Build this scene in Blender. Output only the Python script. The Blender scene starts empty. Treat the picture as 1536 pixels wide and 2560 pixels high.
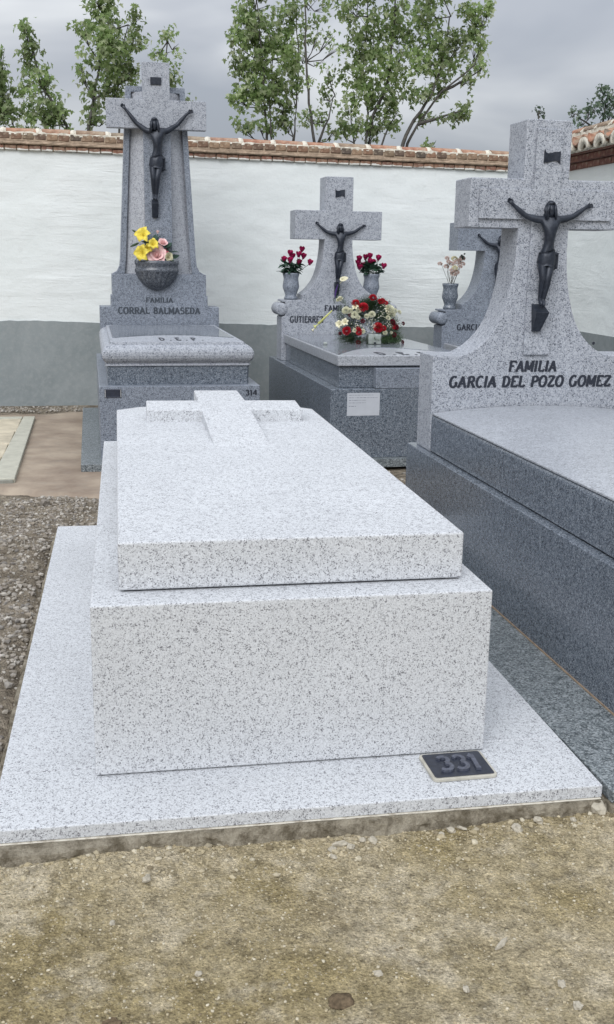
import bpy, bmesh, math, random
from mathutils import Vector, Matrix, noise
random.seed(7)
sc = bpy.context.scene
# ------------------------------------------------------------------ camera
YAW, PITCH, ROLL, FPX = 0.1759642, -0.2388820, 0.0149807, 2610.80
fw = Vector((math.sin(YAW)*math.cos(PITCH), math.cos(YAW)*math.cos(PITCH), math.sin(PITCH)))
r0 = Vector((math.cos(YAW), -math.sin(YAW), 0)); u0 = r0.cross(fw)
rr = r0*math.cos(ROLL)+u0*math.sin(ROLL); uu = -r0*math.sin(ROLL)+u0*math.cos(ROLL)
cd = bpy.data.cameras.new('camera'); cam = bpy.data.objects.new('camera', cd)
sc.collection.objects.link(cam); sc.camera = cam
cam.matrix_world = Matrix(((rr.x, uu.x, -fw.x, 0.10133), (rr.y, uu.y, -fw.y, -2.64087), (rr.z, uu.z, -fw.z, 1.37833), (0, 0, 0, 1)))
cd.sensor_fit = 'VERTICAL'; cd.sensor_height = 24; cd.lens = 24*FPX/2560
cd.clip_start = .05; cd.clip_end = 500
# ------------------------------------------------------------------ world (overcast sky) and sun
SUN_EL, SUN_AZ = math.radians(37), math.radians(206)      # azimuth clockwise from +Y
w = bpy.data.worlds.new('World'); sc.world = w; w.use_nodes = True
nt = w.node_tree; nt.nodes.clear(); N = nt.nodes.new; Lk = nt.links.new
out = N('ShaderNodeOutputWorld'); mix = N('ShaderNodeMixShader'); mix.inputs[0].default_value = .92
sky = N('ShaderNodeTexSky'); sky.sky_type = 'NISHITA'; sky.sun_disc = False
sky.sun_elevation = SUN_EL; sky.sun_rotation = SUN_AZ
b1 = N('ShaderNodeBackground'); b1.inputs[1].default_value = .08; Lk(sky.outputs[0], b1.inputs[0])
tc = N('ShaderNodeTexCoord'); mp = N('ShaderNodeMapping'); mp.inputs['Scale'].default_value = (2.0, 2.0, 5.5); mp.inputs['Location'].default_value = (3.1, .35, .1)
Lk(tc.outputs['Generated'], mp.inputs[0])
nz = N('ShaderNodeTexNoise'); nz.inputs['Scale'].default_value = 1.35; nz.inputs['Detail'].default_value = 4.5; nz.inputs['Roughness'].default_value = .5; nz.inputs['Distortion'].default_value = .35
Lk(mp.outputs[0], nz.inputs['Vector'])
cr = N('ShaderNodeValToRGB'); Lk(nz.outputs[0], cr.inputs[0])
cr.color_ramp.elements[0].position = .40; cr.color_ramp.elements[0].color = (.285, .305, .345, 1)
cr.color_ramp.elements[1].position = .64; cr.color_ramp.elements[1].color = (.55, .565, .58, 1)
e = cr.color_ramp.elements.new(.50); e.color = (.37, .387, .42, 1)
sp = N('ShaderNodeSeparateXYZ'); Lk(tc.outputs['Generated'], sp.inputs[0])
mc = N('ShaderNodeMath'); mc.operation = 'MAXIMUM'; mc.inputs[1].default_value = 0; Lk(sp.outputs[2], mc.inputs[0])
ma = N('ShaderNodeMath'); ma.operation = 'MULTIPLY_ADD'; ma.inputs[1].default_value = 2.3; ma.inputs[2].default_value = .72; Lk(mc.outputs[0], ma.inputs[0])
b2 = N('ShaderNodeBackground'); Lk(cr.outputs[0], b2.inputs[0]); Lk(ma.outputs[0], b2.inputs[1])
Lk(b1.outputs[0], mix.inputs[1]); Lk(b2.outputs[0], mix.inputs[2]); Lk(mix.outputs[0], out.inputs[0])
sl = bpy.data.lights.new('sun', 'SUN'); sl.energy = 1.5; sl.angle = math.radians(40); sl.color = (.98, .985, 1)
so = bpy.data.objects.new('sun', sl); sc.collection.objects.link(so)
sd = Vector((math.sin(SUN_AZ)*math.cos(SUN_EL), math.cos(SUN_AZ)*math.cos(SUN_EL), math.sin(SUN_EL)))
so.rotation_euler = sd.to_track_quat('Z', 'Y').to_euler(); so.location = sd*20
vs = sc.view_settings; vs.view_transform = 'Standard'; vs.look = 'None'; vs.exposure = .42; vs.gamma = 1; vs.use_curve_mapping = False

# ------------------------------------------------------------------ helpers: nodes
class MT:
    def __init__(s, name, rough=.6, spec=.5):
        s.m = bpy.data.materials.new(name); s.m.use_nodes = True
        s.t = s.m.node_tree; s.b = s.t.nodes['Principled BSDF']
        s.b.inputs['Roughness'].default_value = rough; s.b.inputs['Specular IOR Level'].default_value = spec
        s.tc = s.t.nodes.new('ShaderNodeTexCoord')
    def n(s, typ, **k):
        o = s.t.nodes.new(typ)
        for a, v in k.items():
            if a.startswith('i_'): o.inputs[a[2:].replace('_', ' ')].default_value = v
            else: setattr(o, a, v)
        return o
    def l(s, a, b): s.t.links.new(a, b)
    def noise(s, scale, detail=3, rough=.55, vec=None, dist=0):
        o = s.n('ShaderNodeTexNoise', i_Scale=scale, i_Detail=detail, i_Roughness=rough, i_Distortion=dist)
        s.l(vec or s.tc.outputs['Object'], o.inputs['Vector']); return o.outputs[0]
    def ramp(s, fac, stops, interp='LINEAR'):
        o = s.n('ShaderNodeValToRGB'); o.color_ramp.interpolation = interp
        els = o.color_ramp.elements
        while len(els) < len(stops): els.new(.5)
        for e, (p, c) in zip(els, stops):
            e.position = p; e.color = (c, c, c, 1) if isinstance(c, (int, float)) else (*c, 1)
        s.l(fac, o.inputs[0]); return o.outputs[0]
    def mix(s, fac, a, b, mode='MIX'):
        o = s.n('ShaderNodeMix', data_type='RGBA', blend_type=mode)
        for i, v in ((0, fac), (6, a), (7, b)):
            if hasattr(v, 'links') or hasattr(v, 'is_linked'): s.l(v, o.inputs[i])
            elif i == 0: o.inputs[0].default_value = v
            else: o.inputs[i].default_value = (*v, 1)
        return o.outputs[2]
    def math(s, op, a, b=0, c=0):
        o = s.n('ShaderNodeMath', operation=op)
        for i, v in enumerate((a, b, c)):
            if hasattr(v, 'is_linked'): s.l(v, o.inputs[i])
            else: o.inputs[i].default_value = v
        return o.outputs[0]
    def col(s, c):
        if hasattr(c, 'is_linked'): s.l(c, s.b.inputs['Base Color'])
        else: s.b.inputs['Base Color'].default_value = (*c, 1)
        return s
    def bump(s, h, strength=.4, dist=.002):
        o = s.n('ShaderNodeBump', i_Strength=strength, i_Distance=dist); s.l(h, o.inputs['Height']); s.l(o.outputs[0], s.b.inputs['Normal'])
        return s

def granite(name, dark, mid, light, fd, fm, rough, spec, cell=230, bumpd=.0008, stain=.12):
    """speckled crystals: fd = share of dark grains, fm = share of mid grains"""
    s = MT(name, rough, spec)
    v = s.n('ShaderNodeTexVoronoi', feature='F1', i_Scale=cell, i_Randomness=1.0); 
    wv = s.n('ShaderNodeVectorMath', operation='ADD'); n0 = s.n('ShaderNodeTexNoise', i_Scale=cell*.9, i_Detail=1)
    s.l(s.tc.outputs['Object'], n0.inputs['Vector'])
    sc_ = s.n('ShaderNodeVectorMath', operation='SCALE'); s.l(n0.outputs['Color'], sc_.inputs[0]); sc_.inputs['Scale'].default_value = .006
    s.l(s.tc.outputs['Object'], wv.inputs[0]); s.l(sc_.outputs[0], wv.inputs[1]); s.l(wv.outputs[0], v.inputs['Vector'])
    sp = s.n('ShaderNodeSeparateColor'); s.l(v.outputs['Color'], sp.inputs[0])
    cl = s.noise(cell*.16, 2, .6)
    f = s.math('ADD', sp.outputs[0], s.math('MULTIPLY', s.math('SUBTRACT', cl, .5), .9))
    c = s.ramp(f, [(max(0, fd-.03), dark), (fd+.03, mid), (fd+fm, mid), (min(1, fd+fm+.12), light)])
    v2 = s.ramp(s.noise(cell*.5, 3, .7), [(.3, .80), (.7, 1.12)])
    c = s.mix(1.0, c, v2, 'MULTIPLY')
    st = s.ramp(s.noise(2.3, 5, .6), [(.3, 1-stain), (.65, 1.0)])
    c = s.mix(1.0, c, st, 'MULTIPLY')
    s.col(c)
    if bumpd: s.bump(f, .35, bumpd)
    return s.m
def simple(name, c, rough=.6, spec=.4, var=.15, scale=30, bumpd=0, sss=0):
    s = MT(name, rough, spec)
    k = s.ramp(s.noise(scale, 4, .6), [(.3, 1-var), (.7, 1+var)])
    s.col(s.mix(1.0, tuple(c), k, 'MULTIPLY'))
    if bumpd: s.bump(s.noise(scale*2, 4, .6), .6, bumpd)
    return s.m
M = {}
M['gran_white'] = granite('granite_white', (.16, .16, .175), (.48, .49, .51), (.612, .628, .648), .12, .15, .6, .35, 400, .0008, .09)
M['gran_rough'] = granite('granite_grey_honed', (.10, .11, .135), (.30, .32, .36), (.44, .46, .50), .13, .33, .6, .35, 270)
M['gran_mid'] = granite('granite_grey_mid', (.07, .085, .11), (.19, .215, .26), (.30, .33, .38), .18, .40, .45, .4, 270)
M['gran_splay_lit'] = granite('granite_grey_light_catching', (.14, .15, .17), (.33, .345, .38), (.45, .465, .50), .12, .33, .42, .5, 270)  # splayed stele faces: caught light is put into this lighter colour
M['gran_lidtop'] = granite('granite_grey_satin_skylit', (.17, .18, .20), (.36, .38, .415), (.48, .50, .535), .16, .36, .30, .6, 270)  # lid granite, its colour raised to carry sky light
M['gran_pol'] = granite('granite_grey_polished', (.045, .055, .072), (.14, .165, .20), (.28, .31, .35), .26, .42, .18, .5, 300, 0)
M['gran_slab'] = granite('granite_slab_dark', (.055, .066, .072), (.16, .182, .192), (.30, .325, .335), .26, .4, .55, .4, 210)
# bronze
s = MT('dark_bronze', .42, .5); s.col(s.mix(s.ramp(s.noise(60, 4, .6), [(.35, 0.), (.7, 1.)]), (.010, .014, .024), (.030, .037, .052))); s.bump(s.noise(220, 3), .3, .001); s.b.inputs['Metallic'].default_value = .25; M['bronze'] = s.m
M['gran_bowl'] = granite('granite_bowl_dark', (.03, .035, .045), (.085, .095, .115), (.17, .185, .21), .28, .42, .25, .5, 260, 0)
M['letter'] = simple('black_letter_gap_shade', (.022, .026, .038), .5)  # black for letters and for the painted shade in the gaps
M['letter_faint'] = simple('worn_lettering', (.05, .06, .075), .6)
# plaster wall
s = MT('white_limewash', .9, .2)
c = s.mix(s.ramp(s.noise(1.1, 5, .6), [(.35, 0.), (.7, 1.)]), (.70, .735, .72), (.76, .785, .775))
c = s.mix(s.ramp(s.noise(9, 6, .7), [(.60, 0.), (.78, .5)]), c, (.52, .53, .50))
mpw = s.n('ShaderNodeMapping'); mpw.inputs['Scale'].default_value = (1.2, 1.2, 9); s.l(s.tc.outputs['Object'], mpw.inputs[0])
hs = s.noise(1.5, 5, .62, mpw.outputs[0], .6)
br = s.n('ShaderNodeTexBrick', i_Scale=1.0, i_Mortar_Size=.012, i_Mortar_Smooth=1.0); br.inputs['Brick Width'].default_value = .26; br.inputs['Row Height'].default_value = .065
mx = s.n('ShaderNodeMapping'); mx.inputs['Rotation'].default_value = (math.radians(90), 0, 0); s.l(s.tc.outputs['Object'], mx.inputs[0]); s.l(mx.outputs[0], br.inputs['Vector'])
msk = s.ramp(s.noise(.55, 3, .6), [(.46, .10), (.64, 1.)])
h = s.math('ADD', s.math('MULTIPLY', s.math('MULTIPLY', hs, msk), 1.3), s.math('MULTIPLY', s.noise(14, 6, .65), .5))
h = s.math('SUBTRACT', h, s.math('MULTIPLY', s.math('MULTIPLY', br.outputs['Fac'], msk), .05))
s.col(c); s.bump(h, .55, .020); M['wall'] = s.m
s = MT('grey_cement_band', .85, .25)
c = s.mix(s.ramp(s.noise(1.6, 5, .6), [(.3, 0.), (.7, 1.)]), (.20, .228, .232), (.29, .315, .318))
c = s.mix(s.ramp(s.noise(25, 5, .7), [(.45, 0.), (.75, .5)]), c, (.34, .355, .35)); s.col(c); s.bump(s.noise(12, 6, .6), .5, .008); M['dado'] = s.m
def brickmat(name, cols, white=0.0):
    s = MT(name, .9, .2)
    oi = s.n('ShaderNodeObjectInfo')
    c = s.ramp(oi.outputs['Random'], [(i/(len(cols)-1), c) for i, c in enumerate(cols)])
    k = s.ramp(s.noise(22, 5, .7), [(.3, .6), (.7, 1.25)]); c = s.mix(1.0, c, k, 'MULTIPLY')
    c = s.mix(s.ramp(s.noise(14, 5, .7), [(.52, 0.), (.68, .7)]), c, (.42, .36, .27))
    if white:
        sp = s.n('ShaderNodeSeparateXYZ'); s.l(s.tc.outputs['Object'], sp.inputs[0])
        f = s.math('ADD', s.math('MULTIPLY', sp.outputs[2], -22), s.noise(9, 4, .6, s.n('ShaderNodeNewGeometry').outputs['Position']))
        c = s.mix(s.ramp(f, [(.66, 0.), (.76, 1.)]), c, (.72, .71, .66))
    s.col(c); s.bump(s.noise(60, 5, .7), .6, .004); return s.m
M['brick_red'] = brickmat('red_brick', [(.28, .135, .10), (.32, .19, .13), (.23, .13, .10), (.38, .25, .175)], 1)
M['brick_dark'] = brickmat('weathered_brick', [(.14, .095, .07), (.24, .14, .09), (.10, .08, .065), (.30, .20, .13), (.17, .13, .09)])
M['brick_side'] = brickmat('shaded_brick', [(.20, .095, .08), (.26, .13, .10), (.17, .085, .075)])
M['tile'] = brickmat('terracotta_tile', [(.33, .16, .11), (.38, .21, .14), (.25, .21, .155), (.39, .19, .125), (.23, .21, .17)])
M['mortar_tan'] = simple('tan_mortar', (.31, .235, .17), .9, .2, .3, 25, .004)
s = MT('lime_mortar', .9, .2); s.col(s.mix(s.ramp(s.noise(26, 6, .7), [(.48, 0.), (.66, .8)]), (.66, .62, .53), (.27, .22, .16))); s.bump(s.noise(45, 5, .7), .8, .008); M['mortar'] = s.m
# plants
def leafmat(name, a, b, c3, trans=.25):
    s = MT(name, .55, .35); g = s.n('ShaderNodeNewGeometry')
    c = s.ramp(g.outputs['Random Per Island'], [(0, a), (.55, b), (1, c3)])
    big = s.ramp(s.noise(2.2, 3, .6), [(.35, .65), (.65, 1.35)]); c = s.mix(1.0, c, big, 'MULTIPLY'); s.col(c)
    tr = s.n('ShaderNodeBsdfTranslucent'); s.l(c, tr.inputs[0]); mxs = s.n('ShaderNodeMixShader'); mxs.inputs[0].default_value = trans
    s.l(s.b.outputs[0], mxs.inputs[1]); s.l(tr.outputs[0], mxs.inputs[2]); s.l(mxs.outputs[0], s.t.nodes['Material Output'].inputs[0]); return s.m
M['leaf'] = leafmat('tree_leaf', (.16, .24, .09), (.27, .36, .14), (.47, .51, .34), .55)
M['leaf_dk'] = leafmat('evergreen_leaf', (.045, .075, .05), (.08, .125, .075), (.18, .22, .16), .35)
M['fern'] = leafmat('bouquet_greenery', (.025, .055, .025), (.05, .09, .04), (.10, .15, .07))
M['gloss_leaf'] = leafmat('artificial_leaf', (.02, .05, .035), (.03, .07, .045), (.05, .09, .06), .1)
M['bark'] = simple('bark', (.085, .08, .072), .9, .2, .35, 18, .004)
def petal(name, c, c2=None, rough=.55):
    s = MT(name, rough, .3); f = s.ramp(s.noise(45, 3, .6), [(.35, 0.), (.65, 1.)]); s.col(s.mix(f, c, c2 or tuple(x*.75 for x in c))); s.b.inputs['Subsurface Weight'].default_value = .0; return s.m
M['yellow'] = petal('yellow_petal', (.80, .66, .10), (.62, .50, .07)); M['pink'] = petal('pale_pink_petal', (.84, .63, .60), (.80, .48, .48)); M['pinkdk'] = petal('deep_pink_petal', (.62, .12, .19), (.5, .08, .14))
M['cream'] = petal('cream_petal', (.74, .70, .50)); M['crimson'] = petal('crimson_petal', (.47, .025, .13), (.34, .015, .085)); M['red'] = petal('red_petal', (.50, .014, .03), (.32, .01, .02))
M['white'] = petal('white_petal', (.74, .73, .58), (.62, .62, .46)); M['purple'] = petal('purple_petal', (.07, .035, .16)); M['callayl'] = petal('green_yellow_petal', (.55, .56, .20)); M['dusty'] = petal('dusty_pink_petal', (.66, .55, .50), (.50, .38, .34)); M['darkred'] = petal('dark_red_petal', (.14, .012, .025))
M['foam'] = simple('pale_plastic', (.34, .37, .35), .5, .3, .25, 40)
M['paper'] = simple('paper', (.46, .48, .52), .7, .2, .04, 20); M['ink'] = simple('faded_ink', (.16, .17, .21), .7)
M['plate_dark'] = simple('plate_enamel', (.022, .026, .04), .4, .5, .3, 60); M['plate_rim'] = simple('plate_rim', (.44, .42, .36), .6); M['plate_digit'] = simple('plate_digit', (.075, .082, .11), .3, .5, .4, 90)
M['plate_silver'] = simple('plate_silver', (.42, .42, .42), .4)
M['marble'] = simple('aged_cream_marble', (.50, .44, .33), .6, .3, .22, 7, .002); M['kerb'] = simple('pale_kerb_stone', (.42, .41, .34), .8, .3, .12, 14, .002); M['concrete'] = simple('grey_concrete', (.25, .25, .22), .9, .2, .2, 12, .005)
s = MT('concrete_footing', .95, .15); s.col(s.mix(s.ramp(s.noise(16, 6, .78), [(.40, 0.), (.60, 1.)]), (.16, .135, .095), (.40, .355, .275))); s.bump(s.noise(38, 6, .8), 1.0, .02); M['footing'] = s.m
s = MT('cement_pad', .95, .15); c = s.mix(s.ramp(s.noise(2.6, 6, .62), [(.36, 0.), (.64, 1.)]), (.225, .175, .135), (.37, .305, .235)); c = s.mix(s.ramp(s.noise(11, 6, .7), [(.5, 0.), (.72, .6)]), c, (.26, .225, .185)); s.col(c); s.bump(s.noise(18, 6, .65), .35, .004); M['pad'] = s.m
# soil
s = MT('soil', .97, .12); pos = s.tc.outputs['Object']
big = s.noise(1.9, 5, .6); med = s.noise(7, 6, .65); fine = s.noise(120, 6, .8); grit = s.noise(46, 5, .75)
c = s.mix(s.ramp(big, [(.40, 0.), (.62, 1.)]), (.36, .29, .155), (.58, .495, .345))
c = s.mix(s.ramp(med, [(.50, 0.), (.66, .75)]), c, (.63, .55, .41))
c = s.mix(s.ramp(s.noise(4.3, 4, .6), [(.58, 0.), (.70, .5)]), c, (.20, .155, .085))
lf = s.mix(s.ramp(med, [(.40, 0.), (.62, 1.)]), (.165, .138, .105), (.34, .29, .225))
sp = s.n('ShaderNodeSeparateXYZ'); s.l(pos, sp.inputs[0])
fy = s.math('ADD', s.math('MULTIPLY', sp.outputs[1], 1.6), s.math('MULTIPLY', med, .8))
c = s.mix(s.ramp(fy, [(.15, 0.), (.75, 1.)]), c, lf)
c = s.mix(1.0, c, s.ramp(fine, [(.36, .40), (.46, .92), (.56, 1.12), (.64, 1.75)]), 'MULTIPLY')
c = s.mix(1.0, c, s.ramp(s.noise(24, 5, .7), [(.34, .62), (.5, 1.0), (.66, 1.30)]), 'MULTIPLY')
c = s.mix(s.ramp(grit, [(.36, .45), (.44, 0.)]), c, (.16, .12, .06))
c = s.mix(s.ramp(grit, [(.59, 0.), (.66, .6)]), c, (.50, .44, .32))
v = s.n('ShaderNodeTexVoronoi', i_Scale=150.0); s.l(pos, v.inputs['Vector'])
s.col(c); s.bump(s.math('ADD', s.math('MULTIPLY', fine, 1.2), s.math('ADD', grit, v.outputs['Distance'])), 1.0, .009); M['soil'] = s.m
def stonemat(name, cols):
    s = MT(name, .9, .25); g = s.n('ShaderNodeNewGeometry'); c = s.ramp(g.outputs['Random Per Island'], [(i/(len(cols)-1), c) for i, c in enumerate(cols)])
    s.col(s.mix(1.0, c, s.ramp(s.noise(80, 4, .7), [(.3, .75), (.7, 1.2)]), 'MULTIPLY')); s.bump(s.noise(90, 4), .5, .003); return s.m
M['gravel'] = stonemat('gravel', [(.20, .175, .145), (.32, .29, .245), (.25, .22, .19), (.46, .43, .38), (.17, .155, .14), (.29, .25, .20)])
M['grit'] = stonemat('grit', [(.36, .30, .19), (.44, .38, .26), (.27, .22, .13), (.52, .47, .36), (.17, .135, .08), (.40, .34, .22)])
M['stone'] = stonemat('pale_stone', [(.42, .39, .31), (.50, .47, .39), (.36, .32, .25)])

# ------------------------------------------------------------------ helpers: objects
COL = sc.collection.objects
def thing(name, label, cat, loc=(0, 0, 0), rz=0, group=None, rot=None):
    o = bpy.data.objects.new(name, None); COL.link(o); o.empty_display_size = .1
    o.location = loc; o.rotation_euler = rot or (0, 0, rz); tag(o, label, cat, group); return o
def tag(o, label=None, cat=None, group=None, kind=None):
    for k, v in (('label', label), ('category', cat), ('group', group), ('kind', kind)):
        if v: o[k] = v
    return o
def link(name, me, mat, parent=None, loc=None, rot=None):
    o = bpy.data.objects.new(name, me); COL.link(o)
    if mat and not me.materials: me.materials.append(mat)
    elif mat and me.materials[0] != mat: o.material_slots[0].link = 'OBJECT'; o.material_slots[0].material = mat
    if parent: o.parent = parent
    if loc is not None: o.location = loc
    if rot is not None: o.rotation_euler = rot
    return o
def mesh(name, v, f, smooth=False):
    me = bpy.data.meshes.new(name); me.from_pydata([tuple(p) for p in v], [], f)
    if smooth: me.polygons.foreach_set('use_smooth', [True]*len(me.polygons))
    me.update(); return me
def frombm(name, bm, smooth=False):
    bmesh.ops.recalc_face_normals(bm, faces=bm.faces)
    me = bpy.data.meshes.new(name); bm.to_mesh(me); bm.free()
    if smooth: me.polygons.foreach_set('use_smooth', [True]*len(me.polygons))
    return me
def bevel(bm, w, seg=2, ang=25):
    es = [e for e in bm.edges if len(e.link_faces) == 2 and e.calc_face_angle(0) > math.radians(ang)]
    if w: bmesh.ops.bevel(bm, geom=es, offset=w, segments=seg, affect='EDGES', profile=.5)
def box(name, x0, x1, y0, y1, z0, z1, mat, parent=None, bw=.003, seg=2):
    bm = bmesh.new(); bmesh.ops.create_cube(bm, size=1)
    for v in bm.verts: v.co = Vector((x0 if v.co.x < 0 else x1, y0 if v.co.y < 0 else y1, z0 if v.co.z < 0 else z1))
    bevel(bm, bw, seg); return link(name, frombm(name, bm), mat, parent)
def prism(name, pts, y0, y1, mat, parent=None, bw=.003, axis='y'):
    """outline in x,z pushed from y0 to y1 (axis y) or outline in x,y pushed in z (axis z)"""
    bm = bmesh.new()
    mk = (lambda a, b, t: (a, t, b)) if axis == 'y' else (lambda a, b, t: (a, b, t))
    A = [bm.verts.new(mk(a, b, y0)) for a, b in pts]; B = [bm.verts.new(mk(a, b, y1)) for a, b in pts]; n = len(pts)
    bm.faces.new(A); bm.faces.new(B[::-1])
    for i in range(n): bm.faces.new((A[i], B[i], B[(i+1) % n], A[(i+1) % n]))
    bmesh.ops.recalc_face_normals(bm, faces=bm.faces)
    bevel(bm, bw, 1 if bw < .002 else 2)
    return link(name, frombm(name, bm), mat, parent)
def hexa(name, V, mat, parent=None, bw=.003):
    bm = bmesh.new(); v = [bm.verts.new(p) for p in V]
    for f in ((0, 1, 2, 3), (4, 5, 6, 7), (0, 1, 5, 4), (1, 2, 6, 5), (2, 3, 7, 6), (3, 0, 4, 7)): bm.faces.new([v[i] for i in f])
    bmesh.ops.recalc_face_normals(bm, faces=bm.faces); bevel(bm, bw); return link(name, frombm(name, bm), mat, parent)
def lathe(prof, seg=24, sy=1.0, wob=0):
    v = []; f = []
    for (r, z) in prof:
        for i in range(seg):
            a = i*2*math.pi/seg; k = 1+wob*math.cos(a*seg/2)
            v.append((r*k*math.cos(a), r*k*math.sin(a)*sy, z))
    for j in range(len(prof)-1):
        for i in range(seg): f.append((j*seg+i, j*seg+(i+1) % seg, (j+1)*seg+(i+1) % seg, (j+1)*seg+i))
    f.append(tuple(range(seg))[::-1]); f.append(tuple(range((len(prof)-1)*seg, len(prof)*seg)))
    return v, f
def tube_vf(pts, rad, seg=7):
    v = []; f = []; n = len(pts); P = [Vector(p) for p in pts]
    for i, p in enumerate(P):
        d = (P[min(i+1, n-1)]-P[max(i-1, 0)]).normalized(); a = d.orthogonal().normalized() if abs(d.z) > .99 else d.cross(Vector((0, 0, 1))).normalized(); b = d.cross(a)
        r = rad[i] if hasattr(rad, '__len__') else rad
        for k in range(seg):
            t = k*2*math.pi/seg; v.append(p+a*r*math.cos(t)+b*r*math.sin(t))
    for i in range(n-1):
        for k in range(seg): f.append((i*seg+k, i*seg+(k+1) % seg, (i+1)*seg+(k+1) % seg, (i+1)*seg+k))
    f.append(tuple(range(seg))[::-1]); f.append(tuple(range((n-1)*seg, n*seg))); return v, f
def merge(parts):
    V = []; F = []
    for v, f in parts:
        o = len(V); V += [tuple(p) for p in v]; F += [tuple(i+o for i in q) for q in f]
    return V, F
def tform(vf, loc=(0, 0, 0), rot=None, s=1.0):
    m = Matrix.Translation(loc) @ (rot.to_4x4() if rot is not None else Matrix.Identity(4)) @ Matrix.Scale(s, 4)
    return [m @ Vector(p) for p in vf[0]], vf[1]
def rock_vf(r, seed, sub=1, flat=.6):
    bm = bmesh.new(); bmesh.ops.create_icosphere(bm, subdivisions=sub, radius=1)
    v = [Vector((p.co.x*r, p.co.y*r*.8, p.co.z*r*flat))*(1+.5*noise.noise(p.co*1.4+Vector((seed, seed*2, 0)))+.15*noise.noise(p.co*4+Vector((seed, 0, 0)))) for p in bm.verts]
    f = [tuple(q.index for q in fc.verts) for fc in bm.faces]; bm.free(); return v, f

# ------------------------------------------------------------------ stroke lettering
def arc(cx, cy, rx, ry, a0, a1, n=9): return [(cx+rx*math.cos(math.radians(a0+(a1-a0)*i/n)), cy+ry*math.sin(math.radians(a0+(a1-a0)*i/n))) for i in range(n+1)]
def V_(x): return [(x, 0), (x, 1)]
GL = {
 'F': (.78, [V_(.17), [(.1, .97), (.72, .97), (.72, .82)], [(.17, .52), (.55, .52)]], [(.17, 0)]),
 'A': (.88, [[(.08, 0), (.43, 1)], [(.40, 1), (.78, 0)], [(.2, .33), (.64, .33)]], [(.08, 0), (.78, 0)]),
 'M': (1.02, [V_(.13), [(.15, .98), (.5, .15)], [(.5, .15), (.86, .98)], V_(.88)], [(.13, 0), (.88, 0), (.13, 1), (.88, 1)]),
 'I': (.38, [V_(.18)], [(.18, 0), (.18, 1)]), 'L': (.72, [V_(.17), [(.17, .03), (.66, .03), (.66, .2)]], [(.17, 1)]),
 'G': (.9, [arc(.45, .5, .36, .5, 50, 320, 14), [(.74, .05), (.74, .42)], [(.56, .42), (.86, .42)]], []),
 'R': (.86, [V_(.17), [(.17, .97)]+arc(.42, .74, .26, .23, 90, -90, 8)+[(.17, .5)], [(.42, .5), (.76, 0)]], [(.17, 0), (.78, 0)]),
 'C': (.82, [arc(.45, .5, .36, .5, 50, 310, 14)], []),
 'D': (.88, [V_(.17), [(.17, .97)]+arc(.36, .5, .40, .47, 90, -90, 10)+[(.17, .03)]], []),
 'E': (.78, [V_(.17), [(.1, .97), (.68, .97), (.68, .82)], [(.17, .52), (.52, .52)], [(.1, .03), (.7, .03), (.7, .2)]], []),
 'P': (.78, [V_(.17), [(.17, .97)]+arc(.42, .72, .26, .25, 90, -90, 8)+[(.17, .46)]], [(.17, 0)]),
 'O': (.92, [arc(.45, .5, .36, .5, 90, 450, 20)], []), 'Z': (.78, [[(.1, .82), (.1, .97), (.68, .97)], [(.66, .97), (.1, .03)], [(.1, .03), (.7, .03), (.7, .2)]], []),
 'B': (.82, [V_(.17), [(.17, .97)]+arc(.40, .75, .22, .22, 90, -90, 7)+[(.17, .53)], [(.2, .5)]+arc(.42, .265, .26, .235, 90, -90, 7)+[(.17, .03)]], []),
 'S': (.74, [arc(.38, .74, .25, .24, 30, 250, 9)+arc(.38, .25, .27, .25, 70, -150, 9)], []),
 'T': (.8, [V_(.4), [(.06, .82), (.06, .97), (.74, .97), (.74, .82)]], [(.4, 0)]),
 'U': (.88, [[(.17, 1), (.17, .3)]+arc(.44, .3, .27, .28, 180, 360, 8)+[(.71, 1)]], [(.17, 1), (.71, 1)]),
 'S2': (0, [], []), '1': (.5, [V_(.28), [(.08, .8), (.26, 1)]], [(.28, 0)]), '4': (.8, [[(.56, 0), (.56, 1)], [(.52, .98), (.08, .3), (.74, .3)]], []),
 '3': (.74, [arc(.34, .75, .26, .23, 150, -80, 9), arc(.34, .27, .30, .26, 80, -150, 9)], []), '.': (.4, [[(.18, 0), (.18, .14)]], []), ' ': (.5, [], [])}
def strip(pts, thin, thick, z0, z1):
    P = [Vector(p) for p in pts]; n = len(P); v = []
    for i in range(n):
        d = (P[min(i+1, n-1)]-P[max(i-1, 0)]); L = d.length or 1; d /= L; nr = Vector((-d.y, d.x)); wd = (thin+(thick-thin)*abs(d.y))/2
        for t in (-1, 1):
            q = P[i]+nr*wd*t
            v += [(q.x, q.y, z0), (q.x, q.y, z1)]
    f = []
    for i in range(n-1):
        a = i*4; b = a+4
        f += [(a+1, b+1, b+3, a+3), (a, a+2, b+2, b), (a, b, b+1, a+1), (a+2, a+3, b+3, b+2)]
    f += [(0, 1, 3, 2), (n*4-4, n*4-2, n*4-1, n*4-3)]; return v, f
def glyphs(txt, h, width=None, shear=0, thick=.2, thin=.11, depth=.0016):
    out_ = []; x = 0
    for ch in txt:
        adv, st, se = GL[ch]; k = 0; parts = []
        for s_ in st+[[(a-.13, abs(b-.03)), (a+.13, abs(b-.03))] for a, b in se]:
            e = .0003*k; k += 1; parts.append(strip([(a+x+shear*b, b) for a, b in s_], thin, thick, -.001/h, (depth+e)/h))
        if parts: out_.append(merge(parts))
        x += adv+.08
    sx = (width/(x-.1)) if width else h
    return [([(a*sx, b*h, c*h) for a, b, c in V], F) for V, F in out_]
def text_up(name, txt, x0, y, z0, h, width, mat, parent, **k):
    for V, F in glyphs(txt, h, width, **k): link(name, mesh(name, [(x0+a, y-c, z0+b) for a, b, c in V], F), mat, parent)
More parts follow.
